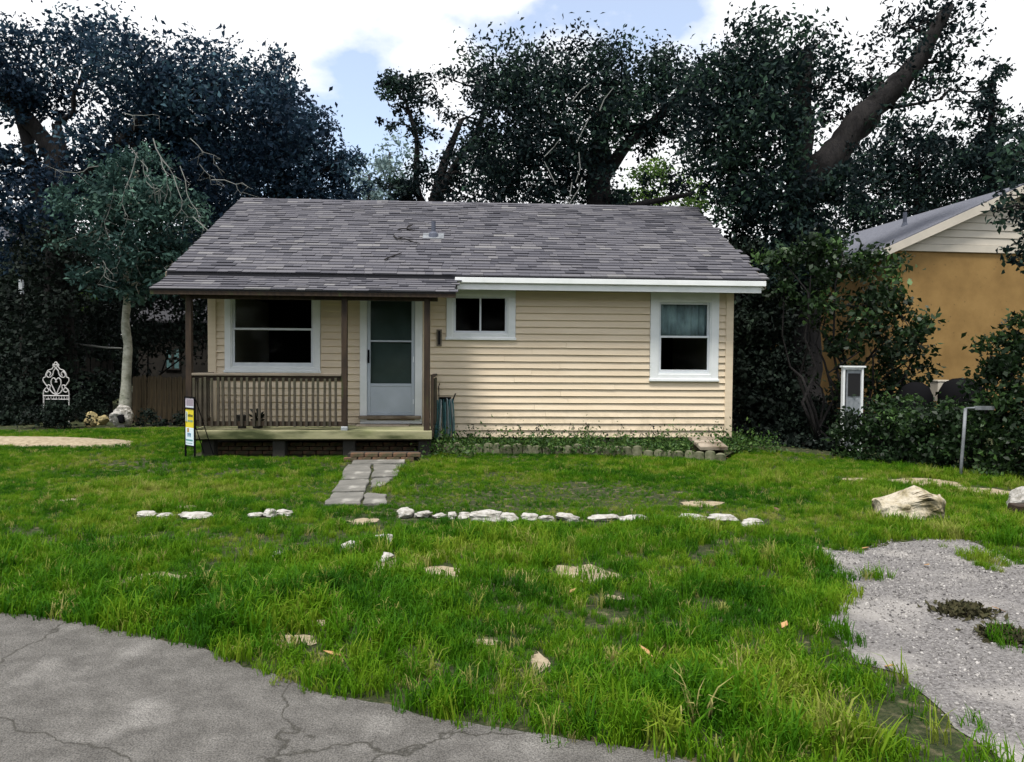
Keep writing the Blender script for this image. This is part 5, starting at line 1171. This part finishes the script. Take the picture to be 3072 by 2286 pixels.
def scatter_nodes(name, coll):
    ng = bpy.data.node_groups.new(name, 'GeometryNodeTree')
    ng.interface.new_socket('Geometry', in_out='INPUT', socket_type='NodeSocketGeometry'); ng.interface.new_socket('Geometry', in_out='OUTPUT', socket_type='NodeSocketGeometry')
    N = ng.nodes.new; gi = N('NodeGroupInput'); go = N('NodeGroupOutput'); ip = N('GeometryNodeInstanceOnPoints'); ci = N('GeometryNodeCollectionInfo')
    ci.inputs['Collection'].default_value = coll; ci.inputs['Separate Children'].default_value = True; ci.inputs['Reset Children'].default_value = True
    def na(nm, ty):
        q = N('GeometryNodeInputNamedAttribute'); q.data_type = ty; q.inputs['Name'].default_value = nm; return q.outputs['Attribute']
    lk = ng.links.new
    lk(gi.outputs[0], ip.inputs['Points']); lk(ci.outputs[0], ip.inputs['Instance']); ip.inputs['Pick Instance'].default_value = True
    lk(na('pick', 'INT'), ip.inputs['Instance Index']); lk(na('scl', 'FLOAT'), ip.inputs['Scale'])
    e2r = N('FunctionNodeEulerToRotation'); lk(na('rot', 'FLOAT_VECTOR'), e2r.inputs[0]); lk(e2r.outputs[0], ip.inputs['Rotation'])
    lk(ip.outputs[0], go.inputs[0]); return ng
md = lawn.modifiers.new('scatter', 'NODES'); md.node_group = scatter_nodes('grass scatter', clump_col)
# pebbles on the drive
peb_col = bpy.data.collections.new('pebble_shapes')
for s in range(4):
    bm = bmesh.new(); bmesh.ops.create_icosphere(bm, subdivisions=1, radius=1.0); rn = random.Random(s)
    for v_ in bm.verts: v_.co *= rn.uniform(.7, 1.2); v_.co.z *= .6
    pm = bpy.data.meshes.new('pebble'); bm.to_mesh(pm); bm.free(); pm.materials.append(M['pebbles']); peb_col.objects.link(bpy.data.objects.new('pebble', pm))
n2 = 26000; yy = np.sqrt(RNG.uniform(2.5 ** 2, 6.7 ** 2, n2)); xx = RNG.uniform(1.5, 5.2, n2)
kp = inpoly(xx + RNG.normal(0, .07, n2), yy + RNG.normal(0, .07, n2), DRIVE) & (vnoise(xx, yy, 31, 2.5, 3) + RNG.uniform(-.2, .2, n2) > .42); xx, yy = xx[kp], yy[kp]; n2 = len(xx)
me = bpy.data.meshes.new('gravel_stones'); me.vertices.add(n2); me.vertices.foreach_set('co', np.stack([xx, yy, np.full(n2, .008)], 1).reshape(-1).astype(np.float32))
pattr('rot', 'FLOAT_VECTOR', RNG.uniform(0, 6.28, (n2, 3)).astype(np.float32)); pattr('scl', 'FLOAT', (.0035 + .0085 * RNG.uniform(0, 1, n2) ** 3).astype(np.float32)); pattr('tone', 'FLOAT', RNG.uniform(0, 1, n2).astype(np.float32)); pattr('pick', 'INT', RNG.integers(0, 4, n2).astype(np.int32))
gs = tag(link('gravel_stones', me), kind='stuff'); md = gs.modifiers.new('scatter', 'NODES'); md.node_group = scatter_nodes('pebble scatter', peb_col)

# ------------------------------------------------------------------ unseen wood across the street, added to shade off the low sky
P, T = [], []
for i in range(16):
    cx = -40 + i * 5.2 + random.uniform(-1, 1); cy = -24 + random.uniform(-3, 3); h_ = random.uniform(8, 13)
    for q in range(9):
        p, t, _c = blob_points((cx + random.uniform(-2.5, 2.5), cy + random.uniform(-2, 2), random.uniform(1, h_)), 2.2, 420); P.append(p); T.append(t)
P = np.concatenate(P); P[:, 2] = np.maximum(P[:, 2], .05)
tag(link('unseen_street_wood', leaves_mesh('unseen_street_wood', P, .55, 'leaf_oak', np.concatenate(T), .6)), kind='stuff')
